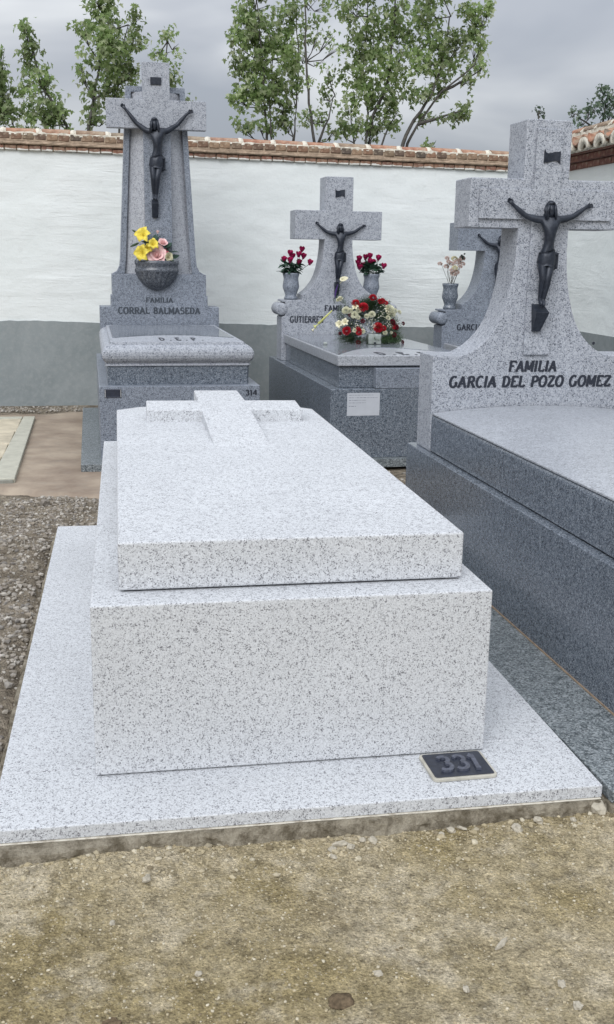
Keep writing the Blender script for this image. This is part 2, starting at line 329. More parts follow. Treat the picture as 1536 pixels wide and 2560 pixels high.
def text_flat(name, txt, x0, y0, z, h, width, mat, parent, **k):
    for V, F in glyphs(txt, h, width, **k): link(name, mesh(name, [(x0+a, y0+b, z+c) for a, b, c in V], F), mat, parent)
def rough_bar(name, x0, x1, prof, mat, parent, amp=.006, step=.02, seed=0, fr=14):
    n = int((x1-x0)/step)+1; v = []; m = len(prof)
    for i in range(n+1):
        x = x0+(x1-x0)*i/n
        for j, (y, z, k) in enumerate(prof): v.append((x, y+k*amp*noise.noise(Vector((x*fr, j*1.3, seed))), z+k*amp*noise.noise(Vector((x*fr*.9, j*1.7, seed+5)))))
    f = [(i*m+j, (i+1)*m+j, (i+1)*m+(j+1) % m, i*m+(j+1) % m) for i in range(n) for j in range(m)]+[tuple(range(m)), tuple(range(n*m+m-1, n*m-1, -1))]
    bm = bmesh.new(); me = mesh(name, v, f); bm.from_mesh(me); bmesh.ops.recalc_face_normals(bm, faces=bm.faces); bm.to_mesh(me); bm.free(); return link(name, me, mat, parent)


# ================================================================== GROUND
def sm(a, b, x):
    t = min(1, max(0, (x-a)/(b-a))); return t*t*(3-2*t)
def gh(x, y):
    h = -.076
    left = sm(-.25, -.32, x) if x < 0 else 0
    h += left*sm(-.15, 1.2, y)*.036
    if y > 2.6: h = h*(1-sm(2.6, 3.0, y)) + (-.062)*sm(2.6, 3.0, y)
    if y > 3.5 and x < .2: h -= .02*sm(3.55, 3.9, y)*(sm(-.9, -.8, x) if x < -.7 else 1)*(1-sm(7.2, 7.4, y))
    if y > 3.4 and x > .2: h -= .02
    if -.55 < y < -.24 and -.5 < x < 2.6:                     # soil banked against the footing
        k = sm(-.50, -.28, y)*(.5+.9*noise.noise(Vector((x*2.6, 1.7, 0)))); h += .018*max(-.6, k)
    rough = left*sm(-.3, .2, y)*(1-sm(3.6, 3.9, y))
    P = Vector((x, y, 0))
    h += .010*noise.noise(P*2.2)+.005*noise.noise(P*9)+.0035*noise.noise(P*28)
    h += rough*(.016*noise.noise(P*7+Vector((9, 0, 0)))+.009*noise.noise(P*21)+.005*noise.noise(P*48))
    return h
def axis_(dense, sparse): return sorted(set([round(a, 4) for a in dense+sparse]))
xs = axis_([-1.7+i*.02 for i in range(211)], [-60, -40, -25, -15, -10, -7, -5, -4, -3.2, -2.6, -2.2, -1.9, 2.7, 3, 3.5, 4, 5, 6, 8, 11, 15, 25, 40, 60])
ys = axis_([-1.7+i*.02 for i in range(96)]+[.22+i*.03 for i in range(130)], [-60, -40, -25, -15, -10, -7, -5, -4, -3.2, -2.6, -2.2, -1.9, 4.3, 4.6, 5, 5.5, 6, 6.5, 7, 7.3, 7.6, 8, 9, 11, 15, 25, 40, 60, 90, 130])
gv = [(x, y, gh(x, y)) for y in ys for x in xs]; nx = len(xs)
gf = [(j*nx+i, j*nx+i+1, (j+1)*nx+i+1, (j+1)*nx+i) for j in range(len(ys)-1) for i in range(nx-1)]
tag(link('ground', mesh('ground', gv, gf, True), M['soil']), kind='structure')
# cement path beside the graves
pv = []; xs2 = [-2.6+i*.06 for i in range(45)]; PX = lambda x: 3.62-.30*(x+.06)/.56*.9+.03*noise.noise(Vector((x*6, 0, 3)))
ny2 = 40
for j in range(ny2+1):
    for x in xs2:
        y0 = PX(x); y1 = 7.36-.05*noise.noise(Vector((x*3, 5, 0)))-.14*sm(-.35, -.6, x); y = y0+(y1-y0)*j/ny2
        z = -.052+.007*noise.noise(Vector((x*2, y*2, 4)))
        if j == 0: z = -.09
        if j == ny2: z = -.1
        pv.append((x, y, z))
n2 = len(xs2); pf = [(j*n2+i, j*n2+i+1, (j+1)*n2+i+1, (j+1)*n2+i) for j in range(ny2) for i in range(n2-1)]
tag(link('cement_path', mesh('cement_path', pv, pf, True), M['pad']), kind='structure')

# gravel and grit
def scatter(name, mat, gen, cnt, kind='stuff'):
    tmpl = [rock_vf(1, i*3.1, 0, .65) for i in range(7)]; V = []; F = []
    for _ in range(cnt):
        x, y, r = gen()
        v, f = random.choice(tmpl); a = random.uniform(0, 6.28); o = len(V); ca, sa = math.cos(a), math.sin(a); z = gh(x, y)+r*(.18 if mat != M['grit'] else -.05)
        for p in v: V.append((x+(p.x*ca-p.y*sa)*r, y+(p.x*sa+p.y*ca)*r, z+p.z*r))
        F += [tuple(i+o for i in q) for q in f]
    return tag(link(name, mesh(name, V, F), mat), kind=kind)
def g_left():
    while 1:
        y = random.uniform(-.25, 3.75); x = random.uniform(-1.5, -.27) if y < 2.8 else random.uniform(-1.6, .1)
        if noise.noise(Vector((x*1.6, y*1.1, 2)))+.35*(1 if 1.6 < y < 3.4 else -.4)+random.uniform(-.3, .3) > -.05: break
    return x, y, random.choice([.003, .004, .004, .005, .006, .008, .010, .014])*random.uniform(.8, 1.25)
def g_front():
    while 1:
        x = random.uniform(-.75, 2.0); y = -.26-abs(random.gauss(0, .5))
        if y > -1.5: break
    return x, y, random.choice([.0012, .0015, .0018, .0022, .0028, .0040])*random.uniform(.8, 1.3)
def g_gap():
    return random.uniform(1.1, 2.4), random.uniform(2.85, 4.4), random.uniform(.005, .016)
scatter('gravel', M['gravel'], g_left, 12000)
scatter('grit', M['grit'], g_front, 16000)
scatter('gravel', M['gravel'], g_gap, 500)
scatter('grit', M['grit'], lambda: (random.uniform(-.3, 1.9), -.262-abs(random.gauss(0, .07)), random.choice([.002, .003, .003, .004, .006, .010])*random.uniform(.8, 1.3)), 700)
scatter('grit', M['gravel'], lambda: (random.uniform(-2.5, -.27), random.uniform(7.35, 7.7), random.uniform(.006, .016)), 500)
STN = [
 (1.337, -.262, .030, 'largest grey rounded stone beside the right front corner of the white slab'), (1.40, -.285, .013, 'small pale stone just right of the largest grey stone'),
 (1.415, -.262, .016, 'pale chip against the dark slab at the far right'), (1.155, -.29, .0145, 'pale chip left of the largest grey stone'),
 (1.085, -.320, .0165, 'notched whitish stone in front of the number plate corner'), (1.25, -.30, .009, 'tiny buff chip between two pale stones'),
 (.915, -.288, .013, 'flat whitish flake below the number plate'), (.945, -.282, .0125, 'slanted whitish flake right beside the flat flake'),
 (.885, -.30, .009, 'small grey pebble at the left of two flakes'), (.70, -.305, .014, 'broken buff chip standing close to the footing'),
 (.613, -.318, .014, 'upright pale splinter in a small pile of chips'), (.588, -.333, .012, 'white chip at the left of the small pile'),
 (.638, -.330, .011, 'rounded white chip at the right of the small pile'), (.585, -.368, .009, 'lowest chip below the small pile'),
 (.675, -.30, .010, 'greyish chip behind the small pile'), (.125, -.40, .014, 'lone pale flat stone on the sand in front of the slab'),
 (.045, -.55, .009, 'little white pebble at the left on bare sand'), (.223, -.745, .009, 'small cream pebble low on the left of the sand'),
 (.592, -.808, .010, 'round cream pebble in the lower middle of the sand'), (.885, -.748, .016, 'oblong brick coloured fragment at the right on the sand'),
 (.962, -.895, .011, 'grey white angular stone near the lower right edge'), (.760, -.882, .009, 'buff pebble low on the right of the dark damp spot'),
 (.965, -.965, .012, 'pale tilted stone at the lower right border'), (-.60, 3.60, .022, 'single white stone on the edge of the cement path'),
 (-.37, 3.50, .035, 'dark jagged clod at the edge of the cement path')]
for i, (x, y, r, lb) in enumerate(STN):
    vf = rock_vf(r, i*1.7+.3, 2, .62 if r < .025 else .75)
    if 'splinter' in lb or 'oblong' in lb or 'slanted' in lb: vf = ([Vector((p.x*1.5, p.y*.5, p.z*(1.1 if 'splinter' in lb else .7))) for p in vf[0]], vf[1])
    m_ = M['gravel'] if 'dark' in lb and 'damp' not in lb else M['stone']
    o = link('stone', mesh('stone', *vf), m_, None, (x, y, gh(x, y)+r*.22), (random.uniform(-.2, .2), random.uniform(-.2, .2), random.uniform(0, 6)))
    tag(o, lb, 'stone', 'loose stones lying on the soil')
for x, y, r, lb in ((.500, -.873, .027, 'dark brown damp clod of soil in the lower middle'), (.045, -.86, .018, 'broad dark crumb of soil at the lower left')):
    vf = rock_vf(r, 5+x, 3, .10); o = link('soil_clod', mesh('soil_clod', vf[0], vf[1], True), simple('damp_soil', (.125, .092, .058), .95, .1, .45, 90, .006), None, (x, y, gh(x, y)+.0)); tag(o, lb, 'clod of soil')

# ================================================================== WHITE GRANITE TOMB (front)
T = thing('granite_tomb', 'large pale speckled granite tomb with a low cross on its lid, in the foreground', 'tomb', (.55, 0, 0))
G = M['gran_white']; X = lambda x: x-.55
def prot(name, outline, z0, z1, mat, par, bw=.003): return prism(name, [(X(a), b) for a, b in outline], z0, z1, mat, par, bw, 'z')
prot('slab', [(-.254, -.2437), (1.354, -.2437), (1.354, .052), (-.254, .052)], -.036, 0, G, T)
prot('slab', [(-.254, .055), (.03, .055), (.03, 2.474), (-.254, 2.474)], -.036, 0, G, T)
prot('slab', [(1.07, .055), (1.354, .055), (1.354, 2.474), (1.07, 2.474)], -.036, 0, G, T)
prot('slab', [(-.254, 2.477), (1.354, 2.477), (1.354, 2.767), (-.254, 2.767)], -.036, 0, G, T)
# footing with a crumbling front
bm = bmesh.new(); fv = []; nX = 330; prof = [(-.10, -.0362), (-.262, -.0375), (-.268, -.046), (-.272, -.055), (-.275, -.064), (-.278, -.075), (-.285, -.105), (-.300, -.150), (-.10, -.16)]
for i in range(nX+1):
    x = -.285+i*1.645/nX
    for (py, pz) in prof:
        k = 0 if py > -.2 else 1; nn = noise.noise(Vector((x*5, pz*9, 1)))*.6+noise.noise(Vector((x*19, pz*30, 3)))*.45+noise.noise(Vector((x*60, pz*60, 3)))*.2
        bulge = .028*sm(.15, -.15, x)*(1 if pz < -.04 else .3)
        fv.append(Vector((X(x), py-k*(abs(nn)*.030+bulge)+.008, pz+k*nn*.006 if pz < -.04 else pz)))
npf = len(prof); ff = [(i*npf+j, (i+1)*npf+j, (i+1)*npf+(j+1) % npf, i*npf+(j+1) % npf) for i in range(nX) for j in range(npf)]
link('footing', mesh('footing', fv, ff), M['footing'], T)
fv = []; 
for i in range(101):
    y = -.24+i*3.02/100
    for (px, pz) in [(-.10, -.0362), (-.268, -.0375), (-.275, -.06), (-.29, -.16), (-.10, -.17)]:
        k = 0 if px > -.2 else 1; nn = noise.noise(Vector((y*5, pz*9, 7))); fv.append((X(px-k*abs(nn)*.018), y, pz))
ff = [(i*5+j, (i+1)*5+j, (i+1)*5+(j+1) % 5, i*5+(j+1) % 5) for i in range(100) for j in range(5)]
link('footing', mesh('footing', fv, ff), M['footing'], T)
rough_bar('mortar_bead', X(-.25), X(1.35), [(-.24, -.0365, 0), (-.2485, -.0368, .3), (-.2515, -.0405, 1), (-.250, -.045, 1), (-.24, -.045, 0)], M['mortar'], T, .0035, .01, 2, 18)
box('base', X(0), X(1.1), 0, 2.53, .0035, .4863, G, T, .004)
box('base_gap_shade', X(.012), X(1.088), .012, 2.5, 0, .0034, M['letter'], T, 0)  # black filler paints contact shade between base and slab
zf, zb = .6268, .6600
L = [(.0745, .108), (1.045, .108), (1.012, 2.37), (.90, 2.49), (.18, 2.49), (.067, 2.40)]
def lz(y): return zf+(zb-zf)*(y-.108)/2.342
bm = bmesh.new(); A = [bm.verts.new((X(a), b, .4915)) for a, b in L]; B = [bm.verts.new((X(a), b, lz(b))) for a, b in L]
bm.faces.new(A[::-1]); bm.faces.new(B)
for i in range(6): bm.faces.new((A[i], A[(i+1) % 6], B[(i+1) % 6], B[i]))
bmesh.ops.recalc_face_normals(bm, faces=bm.faces); bevel(bm, .006, 3)
lid = link('lid', frombm('lid', bm), G, T)
box('lid_gap_shade', X(.088), X(1.00), .122, 2.36, .4864, .4914, M['letter'], T, 0)  # black filler paints the shadow in the gap under the lid
# cross lying on the lid: a wedge that sinks into the lid towards the front
czf = lambda y: .6452+(y-1.43)*.1045
czf = lambda y: .708+(y-2.03)*.105
cv = [(.452, 1.40), (.680, 1.40), (.668, 2.03), (.902, 2.02), (.898, 2.200), (.662, 2.206), (.645, 2.41), (.436, 2.415), (.443, 2.212), (.203, 2.218), (.202, 2.04), (.445, 2.035)]
bm = bmesh.new(); A = [bm.verts.new((X(a), b, lz(b)-.02)) for a, b in cv]; B = [bm.verts.new((X(a), b, czf(b))) for a, b in cv]; n = len(cv)
bm.faces.new(A[::-1]); bm.faces.new(B)
for i in range(n): bm.faces.new((A[i], A[(i+1) % n], B[(i+1) % n], B[i]))
bmesh.ops.recalc_face_normals(bm, faces=bm.faces); bevel(bm, .005, 2)
link('cross', frombm('cross', bm), G, lid)
# number plate 331
pl = thing('number_plate_frame', '', '', (0, 0, 0)); bpy.data.objects.remove(pl)
def rrect(cx, cy, w_, h_, r, n=5):
    o = []
    for sx, sy, a0 in ((1, 1, 0), (-1, 1, 90), (-1, -1, 180), (1, -1, 270)): o += arc(cx+sx*(w_/2-r), cy+sy*(h_/2-r), r, r, a0, a0+90, n)
    return o
pcx, pcy = X(.9925), -.0895
pp = prism('number_plate', rrect(0, 0, .184, .150, .014), .0005, .010, M['plate_rim'], T, .002, 'z'); pp.location = (pcx, pcy, 0); pp.rotation_euler = (0, 0, .02)
prism('enamel', rrect(0, 0, .170, .136, .008), .0102, .0118, M['plate_dark'], pp, .0007, 'z')
text_flat('digit', '331', -.060, -.040, .012, .080, .118, M['plate_digit'], pp, shear=.1, thick=.22, thin=.15, depth=.006)

# ================================================================== bronze corpus
def skin_mesh(name, V, Ed, R, root, sub=2):
    me = bpy.data.meshes.new('t'); me.from_pydata(V, Ed, []); o = bpy.data.objects.new('t', me); COL.link(o)
    m = o.modifiers.new('s', 'SKIN'); sv = me.skin_vertices[0].data
    for i, r in enumerate(R): sv[i].radius = r if isinstance(r, tuple) else (r, r)
    sv[root].use_root = True
    o.modifiers.new('u', 'SUBSURF').levels = sub
    dg = bpy.context.evaluated_depsgraph_get(); dg.update(); r_ = bpy.data.meshes.new_from_object(o.evaluated_get(dg))
    bpy.data.objects.remove(o); r_.name = name; r_.materials.clear(); r_.polygons.foreach_set('use_smooth', [True]*len(r_.polygons)); return r_
def corpus(headoff=(0, 0, 0), raise_=0.0, tilt=0.0):
    """hanging figure, metres, x across, y out of the cross (negative), z up, head centre near the origin"""
    hx, hy, hz = headoff
    V = []; E_ = []; R = []
    def a(p, r, par=None):
        V.append(p); R.append(tuple(q*(1.25 if len(V) > 9 or len(V) < 5 else 1.05) for q in (r if isinstance(r, tuple) else (r, r))))
        if par is not None: E_.append((par, len(V)-1))
        return len(V)-1
    pel = a((0, -.040, -.203), (.030, .024)); wa = a((.006, -.042, -.160), (.0245, .019), pel); rib = a((.011, -.045, -.112), (.033, .023), wa); ch = a((.010, -.044, -.070), (.043, .025), rib)
    nk = a((.008+hx*.3, -.046, -.036), (.0125, .0125), ch); hd0 = a((.003+hx*.8, -.056+hy, -.014+hz), (.0165, .018), nk); hd1 = a((.002+hx, -.053+hy, .012+hz), (.021, .024), hd0); a((.002+hx, -.050+hy, .027+hz), (.014, .017), hd1)
    rz = raise_
    for s_, sh, el, wr, pm in ((-1, (-.052, -.034, -.044), (-.114, -.026, -.026+rz*.45), (-.172, -.018, .022+rz*.9), (-.187, -.018, .034+rz*.95)), (1, (.064, -.034, -.042), (.130, -.026, -.024+rz*.4), (.190, -.018, .016+rz*.85), (.206, -.018, .022+rz*.9))):
        cl_ = a((sh[0]*.62+.003, sh[1]-.004, sh[2]+.004), (.019, .017), ch); q = a(sh, .0160, cl_); m1 = a(tuple((u+v_)/2 for u, v_ in zip(sh, el)), .0135, q); e_ = a(el, .0105, m1)
        m2 = a(tuple(u*.65+v_*.35 for u, v_ in zip(el, wr)), .0112, e_); w_ = a(wr, .0068, m2); p = a(pm, (.0088, .0055), w_)
        dx, dz = pm[0]-wr[0], pm[2]-wr[2]; l_ = math.hypot(dx, dz); dx /= l_; dz /= l_
        for k, (off, ln, cu) in enumerate(((-.0065, .016, .3), (-.0022, .019, .2), (.0022, .018, .3), (.0065, .014, .5))):
            b0 = (pm[0]+dx*.007-dz*off, pm[1]-.001, pm[2]+dz*.007+dx*off); b1 = (b0[0]+dx*ln*.5-dz*off*.2, b0[1]-.003, b0[2]+dz*ln*.5+dx*off*.2); b2 = (b1[0]+dx*ln*.4, b1[1]-.006*cu*2, b1[2]+dz*ln*.4)
            i0 = a(b0, .0032, p); i1 = a(b1, .0028, i0); a(b2, .0023, i1)
        t0 = a((pm[0]-dz*s_*.010+dx*.001, pm[1]-.003, pm[2]+dx*s_*.010), .0032, p); a((pm[0]-dz*s_*.014+dx*.010, pm[1]-.006, pm[2]+dx*s_*.014+dz*.010), .0025, t0)
    for s_, hp, kn, an, ft in ((-1, (-.021, -.042, -.228), (-.020, -.064, -.315), (-.017, -.036, -.412), (-.019, -.060, -.444)), (1, (.021, -.040, -.228), (.002, -.070, -.312), (-.006, -.046, -.418), (-.009, -.070, -.447))):
        q = a(hp, .0215, pel); m1 = a(tuple(u*.55+v_*.45 for u, v_ in zip(hp, kn)), .0195, q); k_ = a(kn, .0145, m1); m2 = a(tuple(u*.68+v_*.32 for u, v_ in zip(kn, an)), .0150, k_); an_ = a(an, .0088, m2)
        f1 = a(((an[0]+ft[0])/2, (an[1]+ft[1])/2-.004, (an[2]+ft[2])/2), (.0105, .008), an_); a(ft, (.0115, .006), f1)
    me = skin_mesh('figure_body', V, E_, R, pel)
    hc = Vector((.002+hx, -.053+hy, .006+hz))
    for v in me.vertices:                                  # nose, brow, beard
        d = v.co-hc
        if d.length < .04 and d.y < -.004:
            v.co.y -= .0065*math.exp(-((d.x/.0035)**2+((d.z+.001)/.007)**2)); v.co.y += .0028*math.exp(-(((abs(d.x)-.0075)/.004)**2+((d.z-.004)/.004)**2))
            v.co.y -= .004*math.exp(-((d.x/.009)**2+((d.z+.021)/.007)**2)); v.co.z -= .004*math.exp(-((d.x/.009)**2+((d.z+.024)/.008)**2))
    hv = []                                                # hair: cap and falling locks
    bm = bmesh.new(); bmesh.ops.create_icosphere(bm, subdivisions=3, radius=1)
    for v in bm.verts:
        p = v.co.copy(); q = Vector((p.x*.0238, p.y*.027, p.z*.0270)); 
        if p.y < -.35 and p.z < .45: q.y = max(q.y, -.012)
        q *= 1+.05*math.sin(p.x*26)*math.cos(p.y*9); v.co = q+hc+Vector((0, .004, .012))
    hv.append(([v.co.copy() for v in bm.verts], [tuple(x.index for x in f.verts) for f in bm.faces])); bm.free()
    for sx in (-1, 1):
        for j in range(3):
            x0 = sx*(.0165+.002*j); y0 = -.012+.012*j
            hv.append(tube_vf([hc+Vector((x0*.85, y0, .018)), hc+Vector((x0*1.1, y0, -.006)), hc+Vector((x0*1.25, y0-.003, -.028)), hc+Vector((x0*1.35, y0-.004, -.048-.004*j))], [.007, .0085, .0075, .002], 8))
    hair = mesh('hair', *merge(hv), True)
    # loincloth with folds, knot and hanging end
    prof = [(-.186, .037, .031), (-.198, .042, .036), (-.212, .0445, .038), (-.228, .0455, .038), (-.245, .0445, .038), (-.257, .042, .036)]
    cv_ = []; seg = 40
    for j, (z, rx, ry) in enumerate(prof):
        for i in range(seg):
            t = i*2*math.pi/seg; k = 1+.035*math.sin(t*3+z*240+j)+.02*math.sin(t*9+j*1.4); cv_.append((.001+rx*k*math.cos(t), -.043+ry*k*math.sin(t), z+.009*math.cos(t)*(1 if j < 4 else .2)+.003*math.sin(t*5+j)))
    cf = [(j*seg+i, j*seg+(i+1) % seg, (j+1)*seg+(i+1) % seg, (j+1)*seg+i) for j in range(len(prof)-1) for i in range(seg)]+[tuple(range(seg)), tuple(range(len(prof)*seg-1, len(prof)*seg-seg-1, -1))]
    parts = [(cv_, cf)]; kn_ = rock_vf(.011, 3, 2, .8); parts.append(tform(kn_, (.045, -.052, -.200)))
    dr = []
    for j in range(7):
        z = -.205-.012*j
        for i in range(6): dr.append((.032+i*.0042, -.050+.006*math.sin(i*2.1+j*.3)-.004, z+.002*i))
    df = [(j*6+i, j*6+i+1, (j+1)*6+i+1, (j+1)*6+i) for j in range(6) for i in range(5)]
    dr2 = [(x, y+.006, z) for x, y, z in dr]; b_ = len(dr); df2 = [tuple(i+b_ for i in q[::-1]) for q in df]; side = [(j*6, (j+1)*6, (j+1)*6+b_, j*6+b_) for j in range(6)]+[(j*6+5, j*6+5+b_, (j+1)*6+5+b_, (j+1)*6+5) for j in range(6)]+[(36+i, 36+i+1, 36+i+1+b_, 36+i+b_) for i in range(5)]
    parts.append((dr+dr2, df+df2+side))
    cloth = mesh('loincloth', *merge(parts), True)
    return me, hair, cloth
C_A = corpus(); C_B = corpus((-.010, -.010, -.010), .058)
def crucifix(parent, x, y, z, s, kind, ped=True):
    me, hair, cloth = kind
    o = link('corpus_figure', me, M['bronze'], parent, (x, y, z)); o.scale = (s, s, s)
    link('hair', hair, M['bronze'], o); link('loincloth', cloth, M['bronze'], o)
    hw, dep = ((.032, .062) if ped else (.022, .04))
    pv_ = [(-.012-hw, 0, -.438), (-.012+hw*.86, 0, -.438), (-.012+hw*.86, -dep*.5, -.436), (-.012-hw, -dep*.5, -.436), (-.012-hw, -dep, -.472), (-.012+hw*1.15, -dep, -.472)]
    bm = bmesh.new()
    if ped: P = [(-.044, 0, -.436), (.018, 0, -.436), (.026, -.066, -.474), (-.042, -.066, -.474), (-.036, 0, -.568), (.002, 0, -.568), (.002, -.020, -.568), (-.036, -.020, -.568)]
    else: P = [(-.032, 0, -.436), (.008, 0, -.436), (.008, -.05, -.46), (-.032, -.05, -.46), (-.030, 0, -.545), (.006, 0, -.545), (.006, -.02, -.545), (-.030, -.02, -.545)]
    v = [bm.verts.new(p) for p in P]
    for f in ((0, 1, 2, 3), (4, 5, 6, 7), (0, 1, 5, 4), (1, 2, 6, 5), (2, 3, 7, 6), (3, 0, 4, 7)): bm.faces.new([v[i] for i in f])
    bmesh.ops.recalc_face_normals(bm, faces=bm.faces); bevel(bm, .002, 1); link('foot_rest', frombm('foot_rest', bm), M['bronze'], o)
def scroll_plate(parent, cx, y, cz, w_, h_):
    n = 12; v = []; f = []
    for i in range(n+1):
        t = i/n; x = (t-.5)*w_; dz = -.10*h_*math.sin(t*6.28); 
        hh = h_*(.5+.18*(abs(t-.5)*2)**6); yy = y-.006-.003*math.cos(t*6.28)
        v += [(cx+x, yy, cz+dz+hh*(1.25 if t < .08 else 1)), (cx+x, yy, cz+dz-hh*(1.35 if t > .92 else 1)), (cx+x, y+.001, cz+dz+hh), (cx+x, y+.001, cz+dz-hh)]
    for i in range(n): a = i*4; b = a+4; f += [(a, a+1, b+1, b), (a+2, b+2, b+3, a+3), (a, b, b+2, a+2), (a+1, a+3, b+3, b+1)]
    f += [(0, 2, 3, 1), (n*4, n*4+1, n*4+3, n*4+2)]; return link('title_scroll', mesh('title_scroll', v, f), M['bronze'], parent)
def panelled_lid(name, hw, y0, y1, z, z2, parent): pass

# ================================================================== RIGHT TOMB (shaped cross)
T3 = thing('granite_tomb', 'dark polished granite family tomb on the right with a curved cross headstone and bronze figure', 'tomb', (2.155, .13, 0), .021)
R_, P_ = M['gran_rough'], M['gran_pol']
box('slab', -.795, .80, -.385, 0.052, -.040, -.004, M['gran_slab'], T3)
box('slab', -.795, -.50, .055, 2.60, -.040, -.004, M['gran_slab'], T3)
box('slab', .50, .80, .055, 2.60, -.040, -.004, M['gran_slab'], T3)
box('footing', -.80, .81, -.40, 2.55, -.13, -.041, M['footing'], T3, .004)
box('base', -.562, .562, 0, 2.42, -.003, .455, P_, T3, .004)
box('mortar_line', -.566, -.5625, 0.0, 2.42, -.0038, .002, M['mortar_tan'], T3, 0)
# vaulted lid
def vault(name, hw, y0, y1, z0, zs, rise, mat, parent, r=.02):
    n = 26; prof = []
    for i in range(n+1):
        t = i/n*2-1; prof.append((t*(hw-r), zs+rise*(1-t*t)))
    ca = [(hw-r+r*math.sin(a*math.pi/8), zs-r+r*math.cos(a*math.pi/8)) for a in (1, 2, 3, 4)]
    full = prof+ca+[(hw, z0), (-hw, z0)]+[(-x, z) for x, z in ca[::-1]]
    return prism(name, full, y0, y1, mat, parent, 0)
o = vault('lid', .522, .10, 2.146, .462, .6395, .032, P_, T3)
vt = [(-.521+1.042*i/26, .640+.032*(1-(i/13-1)**2)) for i in range(27)]
prism('sky_lit_top', vt+[(a_, b_+.006) for a_, b_ in vt[::-1]], .101, 2.145, M['gran_lidtop'], o, 0)  # paler sheet paints the sky-lit top over the darker lid
box('lid_gap_shade', -.50, .50, .12, 2.13, .4553, .4618, M['letter'], T3, 0)  # dark filler stands in for gap shadow below the vault
def cross_outline(sw, sh_z, curve, za0, za1, ah, ztop, tw):
    """right half from the bottom up, mirrored"""
    h_ = curve+[(sw, za0), (ah, za0), (ah, za1), (tw, za1), (tw, ztop)]
    return h_+[(-x, z) for x, z in h_[::-1]]
curve = [(.525, .4552), (.525, .926), (.372, .926)]
pts3 = [(.372, .926), (.340, .941), (.305, .962), (.272, .990), (.242, 1.022), (.217, 1.058), (.195, 1.10), (.178, 1.145), (.162, 1.20), (.148, 1.26), (.138, 1.33), (.131, 1.42), (.128, 1.53)]
H3 = prism('headstone', cross_outline(.128, 0, curve[:2]+pts3, 1.53, 1.756, .378, 2.024, .1145), 2.154, 2.372, R_, T3, .005)
# raised inner cross
ic = [(.068, .930), (.068, 1.571), (.335, 1.571), (.335, 1.709), (.066, 1.709), (.066, 1.980)]
prism('raised_cross', ic+[(-x, z) for x, z in ic[::-1]], 2.138, 2.1535, R_, H3, .002)
crucifix(T3, 0, 2.1375, 1.612, 1.0, C_A)
scroll_plate(T3, .012, 2.1375, 1.856, .080, .040)
text_up('letter', 'FAMILIA', -.136, 2.1535, .848, .050, .25, M['letter'], H3, shear=.14, thick=.29, thin=.17)
text_up('letter', 'GARCIA DEL POZO GOMEZ', -.440, 2.1535, .772, .052, .85, M['letter'], H3, shear=.14, thick=.29, thin=.17)
o = link('stain', mesh('stain', *tform(lathe([(.001, 0), (.008, .0), (.007, .0015)], 12), (.305, 2.1535, .985), Matrix.Rotation(math.radians(90), 3, 'X'))), M['letter'], H3)

# ================================================================== MIDDLE TOMB AND ITS TWIN BEHIND
def volute_tomb(T, z_off=0, name_lines=(), full=True):
    zo = z_off; RR, PP = (M['gran_rough'] if z_off == 0 else M['gran_mid']), M['gran_pol']
    box('slab', -.74, .70, -.06, 2.55, -.06, 0, M['gran_slab'], T)
    box('base', -.54, .54, 0, 2.50, .001, .49+zo, PP, T, .004)
    box('lid_support', -.462, .462, .085, 2.09, .4905+zo, .640+zo, PP, T, .003)
    box('front_block', -.215, .215, 0.001, .084, .492+zo, .632+zo, M['gran_mid'], T, .004)
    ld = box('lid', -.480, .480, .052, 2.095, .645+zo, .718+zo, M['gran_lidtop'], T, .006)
    a_ = [(-.465, .10)]+[(-.465+.93*i/16, .10+.58*math.sin(math.pi*i/16)) for i in range(1, 16)]+[(.465, .10), (.465, 2.085), (-.465, 2.085)]
    prism('polished_panel', a_, .7182+zo, .7215+zo, M['gran_pol2'], ld, .0008, 'z')
    text_flat('letter', 'D . E . P .', -.165, .085, .7185+zo, .20, .44, M['letter'], ld, thick=.24, thin=.15)
    cur = [(.500, .4905), (.500, .868), (.470, .880), (.470, .998), (.495, .998), (.495, 1.015), (.318, 1.015), (.318, 1.062), (.262, 1.10), (.226, 1.14), (.198, 1.18), (.176, 1.225), (.158, 1.28), (.144, 1.34), (.134, 1.40), (.127, 1.47), (.124, 1.536)]
    hs = prism('headstone', [(x, z+zo) for x, z in cross_outline(.124, 0, cur, 1.536, 1.778, .388, 2.060, .123)], 2.10, 2.335, RR, T, .004)
    for sx in (-1, 1):
        v, f = tform(lathe([(.02, -.128), (.045, -.125), (.055, -.112), (.055, .112), (.045, .125), (.02, .128)], 20), (sx*.498, 2.218, .936+zo), Matrix.Rotation(math.radians(90), 3, 'X')); link('scroll', mesh('scroll', v, f, True), RR, hs)
    for (t, x0, z0, h_, w_) in name_lines: text_up('letter', t, x0, 2.0995, z0+zo, h_, w_, M['letter'], hs, thick=.26, thin=.16)
    crucifix(T, 0, 2.0995, 1.627+zo, 1.04, C_A, False)
    scroll_plate(hs, .004, 2.0995, 1.922+zo, .082, .050)
    return hs
M['gran_pol2'] = granite('granite_grey_mirror', (.08, .09, .105), (.20, .22, .25), (.32, .34, .37), .2, .40, .12, .7, 230, 0)
T2 = thing('granite_tomb', 'grey granite family tomb in the middle carrying a large flower arrangement, vases on both shoulders', 'tomb', (2.062, 4.5, 0), .035)
hs2 = volute_tomb(T2, 0, [('FAMILIA', -.115, .924, .046, .23), ('GUTIERREZ', -.425, .822, .052, .30), ('TORRES', .10, .822, .052, .30)][:2])
